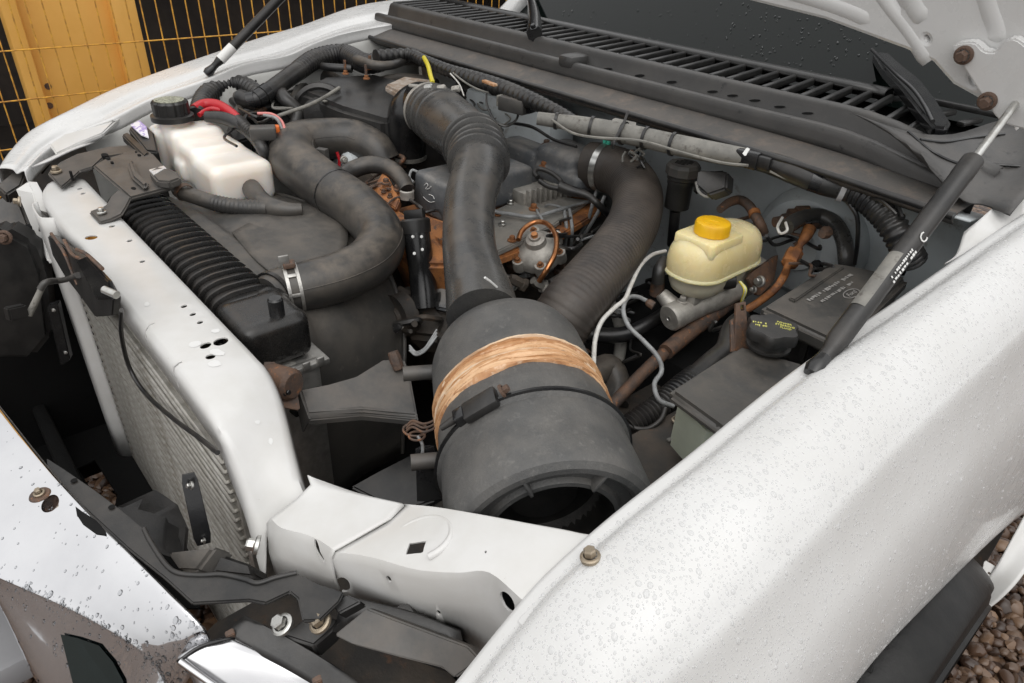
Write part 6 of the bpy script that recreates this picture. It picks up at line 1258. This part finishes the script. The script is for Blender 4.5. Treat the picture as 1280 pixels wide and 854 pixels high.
bolt(Q(430, 200, 1.10), (1, -.3, .1), .02, eng, 'cast_alloy'); tube('red_lead', [(421, 190, 1.11), (424, 200, 1.09), (424, 210, 1.07)], 'wire_red', eng, r=.004, segs=6)
rbox('hose_bracket', Q(404, 205, 1.1), (.03, .02, .08), 'bracket_grey', eng, bev=.004, rot=rz(30)); lathe('pulley_hub', [(0, .03), (.05, .03), (.06, .02), (.06, -.02), (0, -.02)], Q(440, 215, 1.05), (0, -1, .1), 'firewall_blue', eng, segs=28)
lathe('housing', [(0, .04), (.055, .04), (.06, .0), (.06, -.06)], Q(470, 240, 1.03), (.2, -1, .2), 'engine_dirty', eng, segs=28)
bolt(Q(447, 238, 1.09), (.6, -.6, .5), .03, eng, 'rust_dark')

# ================================================================= FAR FRONT: headlight backs, brackets
fh = prism('headlight_back', [Q(-20, 258, 1.02), Q(10, 240, 1.04), Q(22, 244, 1.04), Q(38, 284, .98), Q(30, 300, .97), Q(-20, 300, .97)], V((-.05, .02, -.05)), 'bracket_grey', bev=.01, label='dusty grey bracket at the far front corner')
prism('headlight_bowl', [QX(-30, 300, -.52), QX(5, 285, -.52), QX(40, 305, -.52), QX(55, 340, -.52), QX(64, 420, -.52), QX(40, 450, -.52), QX(-30, 450, -.52)], V((-.06, .03, 0)), 'black_plastic', fh, bev=.012)
bolt(QX(5, 297, -.515), (.9, -.5, .2), .03, fh, 'rust_dark')
prism('header_tab', [QX(58, 385, -.49), QX(72, 380, -.49), QX(88, 450, -.49), QX(76, 458, -.49)], V((-.02, .01, 0)), 'black_gloss', fh, bev=.002); bolt(QX(67, 388, -.488), (.8, -.6, .1), .008, fh, 'zinc', 'rivet'); bolt(QX(82, 441, -.488), (.8, -.6, .1), .008, fh, 'zinc', 'rivet')
prism('marker_lamp', [Q(-5, 232, 1.09), Q(15, 215, 1.10), Q(34, 212, 1.10), Q(26, 232, 1.08), Q(8, 244, 1.07)], V((-.02, 0, -.03)), 'bracket_grey', fh, bev=.004); prism('dark_gap', [Q(40, 190, 1.09), Q(55, 176, 1.1), Q(60, 190, 1.1), Q(48, 205, 1.09)], V((0, 0, -.03)), 'void', fh, bev=.003)

# ================================================================= frame parts, and black sheets added to keep gaps in shade
rbox('bay_shade_sheet', V((0, .78, .50)), (1.66, 1.08, .04), 'void', bev=.01, label='black sheet added under the engine bay to keep its gaps dark')  # black sheet added to block light leaking in from below
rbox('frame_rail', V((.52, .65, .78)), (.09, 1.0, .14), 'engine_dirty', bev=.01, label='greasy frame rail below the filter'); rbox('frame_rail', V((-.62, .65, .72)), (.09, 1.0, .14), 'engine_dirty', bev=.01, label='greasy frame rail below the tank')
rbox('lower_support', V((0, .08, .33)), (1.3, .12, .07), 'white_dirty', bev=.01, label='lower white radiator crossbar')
rbox('front_shade_panel', V((-.10, -.12, .42)), (1.5, .03, .30), 'void', bev=.01, label='black panel added ahead of the condenser to darken the gap')  # black panel added to darken the space between grille and condenser
rbox('side_shade_panel', V((-.64, -.16, .66)), (.02, .42, .72), 'void', bev=.004, label='black panel added behind the far headlight as deep shade')  # black panel added so the far front corner stays in deep shade
plate('front_shade_sheet', [Q(-60, 430, .45), Q(60, 380, .45), Q(150, 460, .45), Q(240, 640, .45), Q(250, 760, .45), Q(-60, 760, .45)], 'void', .006, [[Q(97, 585, .45), Q(118, 575, .45), Q(146, 618, .45), Q(142, 640, .45), Q(120, 622, .45)]], label='black sheet added to darken the gap behind the grille')  # black sheet added as shade over lit ground; gravel shows through its hole

# ================================================================= belts, pulleys and wire clutter
for k, (a, b, z_, r_) in enumerate(((455, 300, .98, .055), (500, 395, .92, .05), (560, 400, .90, .06))): lathe('pulley', [(0, .02), (r_*.4, .02), (r_*.45, .012), (r_*.85, .012), (r_, .016), (r_*.93, .0), (r_, -.016), (r_*.4, -.018), (0, -.018)], Q(a, b, z_), (.05, -1, .05), 'engine_dirty', eng, segs=30)
rgw = random.Random(21)
def clutter(n, x0, x1, y0_, y1_, z0, z1_, parent, mats, rr=(.002, .0045)):
    for k in range(n):
        a, b = rgw.uniform(x0, x1), rgw.uniform(y0_, y1_); P = []
        for q in range(5):
            P.append((a, b, rgw.uniform(z0, z1_))); a += rgw.uniform(-26, 30); b += rgw.uniform(-10, 16)
        tube('wire', P, rgw.choice(mats), parent, r=rgw.uniform(*rr), segs=6)
clutter(9, 690, 790, 330, 450, .90, .98, eng, ['cable_black', 'cable_black', 'wire_grey', 'rust_dark'])
clutter(8, 600, 680, 325, 350, .93, .99, eng, ['cable_black', 'rust_dark', 'wire_grey'])
clutter(9, 560, 640, 110, 160, 1.17, 1.21, hl2, ['cable_black', 'cable_black', 'loom_grey'])
clutter(9, 285, 345, 112, 140, 1.16, 1.20, bd, ['cable_black', 'cable_black', 'loom_grey', 'rubber'])
clutter(6, 880, 960, 395, 450, .98, 1.03, eng, ['cable_black', 'rust_dark', 'cable_black'])
clutter(6, 490, 560, 380, 430, .88, .95, eng, ['cable_black', 'engine_dirty'], (.004, .008))
for (a, b, z_) in ((610, 320, 1.0), (640, 330, .98), (700, 335, .98), (600, 345, .97)): lathe('injector_fitting', [(0, .03), (.006, .03), (.009, .022), (.009, .004), (.014, 0), (.014, -.02), (0, -.02)], Q(a, b, z_), (.3, -.3, .9), 'rust_dark', eng, segs=8)
clutter(8, 560, 620, 300, 340, .98, 1.03, eng, ['wire_grey', 'cable_black', 'rust_dark'])
clutter(6, 700, 750, 240, 300, 1.03, 1.09, eng, ['cable_black', 'wire_grey', 'cable_black'])
clutter(5, 480, 520, 215, 250, 1.08, 1.12, eng, ['rust_dark', 'cable_black'])
clutter(7, 930, 1000, 270, 330, 1.10, 1.15, bt, ['cable_black', 'rust_dark', 'rust_dark'])
rbox('gap_dark_block', V((.50, 1.02, .72)), (.52, .34, .40), 'void', bev=.03, label='black block added to darken the gap behind the brake cylinder')  # black block added to fill this gap with darkness
# ================================================================= RAIN DROPS
def drops(spots, name, label, seed, m='water'):
    rg_ = random.Random(seed); vs_, fs = [], []
    prof = [(1.0, 0.0), (.86, .20), (.58, .36), (.26, .44)]; ns = 8
    for p, n, s in spots:
        a = V((0, 0, 1)) if abs(n.z) < .9 else V((1, 0, 0)); x = (a-n*a.dot(n)).normalized(); y = n.cross(x); k = len(vs_); el = rg_.uniform(1, 1.5); hh = rg_.uniform(.7, 1.05); tw = rg_.uniform(-.4, .4)
        x, y = x*cos(tw)+y*sin(tw), y*cos(tw)-x*sin(tw)
        for (r, h) in prof:
            for j in range(ns): t = 2*pi*j/ns; vs_.append(p+x*(r*s*el*cos(t))+y*(r*s*sin(t))+n*(h*s*hh-.0001))
        for i in range(len(prof)-1):
            for j in range(ns): fs.append((k+i*ns+j, k+i*ns+(j+1) % ns, k+(i+1)*ns+(j+1) % ns, k+(i+1)*ns+j))
        fs.append(tuple(k+(len(prof)-1)*ns+j for j in range(ns)))
    o = new(name, me_from(vs_, fs), m, TRUCK, label, ang=80); o['kind'] = 'stuff'; return o
def grid_sampler(rows, su, sv):
    rr = [crom(r, sv) for r in rows]; cols = [crom([r[j] for r in rr], su) for j in range(len(rr[0]))]; return cols
def sample(cols, u, v):
    U = u*(len(cols)-1); W = v*(len(cols[0])-1); i = min(int(U), len(cols)-2); j = min(int(W), len(cols[0])-2); a = U-i; b = W-j
    p00, p10, p01, p11 = cols[i][j], cols[i+1][j], cols[i][j+1], cols[i+1][j+1]
    p = (p00*(1-a)+p10*a)*(1-b)+(p01*(1-a)+p11*a)*b; n = (p10-p00).cross(p01-p00)
    return p, (n.normalized() if n.length > 1e-12 else V((0, 0, 1)))
rg = random.Random(5); cols = grid_sampler(FR, 5, 3); sp = []
def visible(p, m=20):
    w_ = dep(p)
    if w_ < .05: return False
    a = 640+FPX*(p-CAM).dot(RX)/w_; b = 427+FPX*(p-CAM).dot(RY)/w_; return -m < a < 1280+m and -m < b < 854+m
cells = {}
def clear(p, s, k=1.08):
    g = .012; c = (int(p.x//g), int(p.y//g), int(p.z//g))
    for i in (-1, 0, 1):
        for j in (-1, 0, 1):
            for l in (-1, 0, 1):
                for q, r in cells.get((c[0]+i, c[1]+j, c[2]+l), ()):
                    if (q-p).length < k*(r+s): return False
    cells.setdefault(c, []).append((p, s)); return True
AM = 1.6e-4
for _ in range(160000):
    if len(sp) >= 9000: break
    u = rg.uniform(.10, 1); v_ = rg.uniform(.02, .98)
    U = u*(len(cols)-1); W = v_*(len(cols[0])-1); i = min(int(U), len(cols)-2); j = min(int(W), len(cols[0])-2)
    ar_ = (cols[i+1][j]-cols[i][j]).cross(cols[i][j+1]-cols[i][j]).length
    if rg.random() > ar_/AM: continue
    p, n = sample(cols, u, v_)
    if n.dot(V((.5, -.2, .8))) < 0: n = -n
    if n.dot((CAM-p).normalized()) < .05 or not visible(p): continue
    s = rg.lognormvariate(0, .5)*(.00100 if u < .5 else .00086)
    if u < .36 and rg.random() < .5: s *= 1.7
    s = min(s, .0034)
    if clear(p, s): sp.append((p, n, s))
print('DROPS', len(sp))
drops(sp, 'rain_drops', 'rain drops beading on the near fender', 1, 'rain_bead')
# chrome shell drops
rws = [r[1:-1] for r in GROWS]
cols = grid_sampler(rws, 6, 4); sp = []
for _ in range(9000):
    if len(sp) >= 700: break
    u = rg.random(); v_ = rg.uniform(.25, 1); p, n = sample(cols, u, v_)
    if n.z < 0 and n.y > 0: n = -n
    if n.dot(CAM-p) < 0: n = -n
    if not visible(p): continue
    if u < .5 and rg.random() > .35+.5*(v_ > .8): continue
    sp.append((p, n, min(rg.lognormvariate(0, .4)*.0013, .004)))
drops(sp, 'rain_drops', 'rain drops on the chrome grille shell', 2)
# hood edge, cowl lip and windshield drops
sp = []
for _ in range(160):
    x = rg.uniform(-.9, .7); sp.append((V((x, 1.206+rg.uniform(-.004, .004), 1.3815-.04*max(0, x-.60)/.24)), V((0, -.1, 1)), rg.uniform(.0012, .003)))
for _ in range(420):
    x = rg.gauss(.15, .12) if rg.random() < .5 else rg.uniform(-.6, .7); t_ = rg.uniform(.0, .5); sp.append((V((x, 1.52+.58*t_, 1.333+.50*t_)), V((0, -.65, .76)), rg.uniform(.0012, .003)))
drops(sp, 'rain_drops', 'rain drops on the windshield and cowl lip', 3)
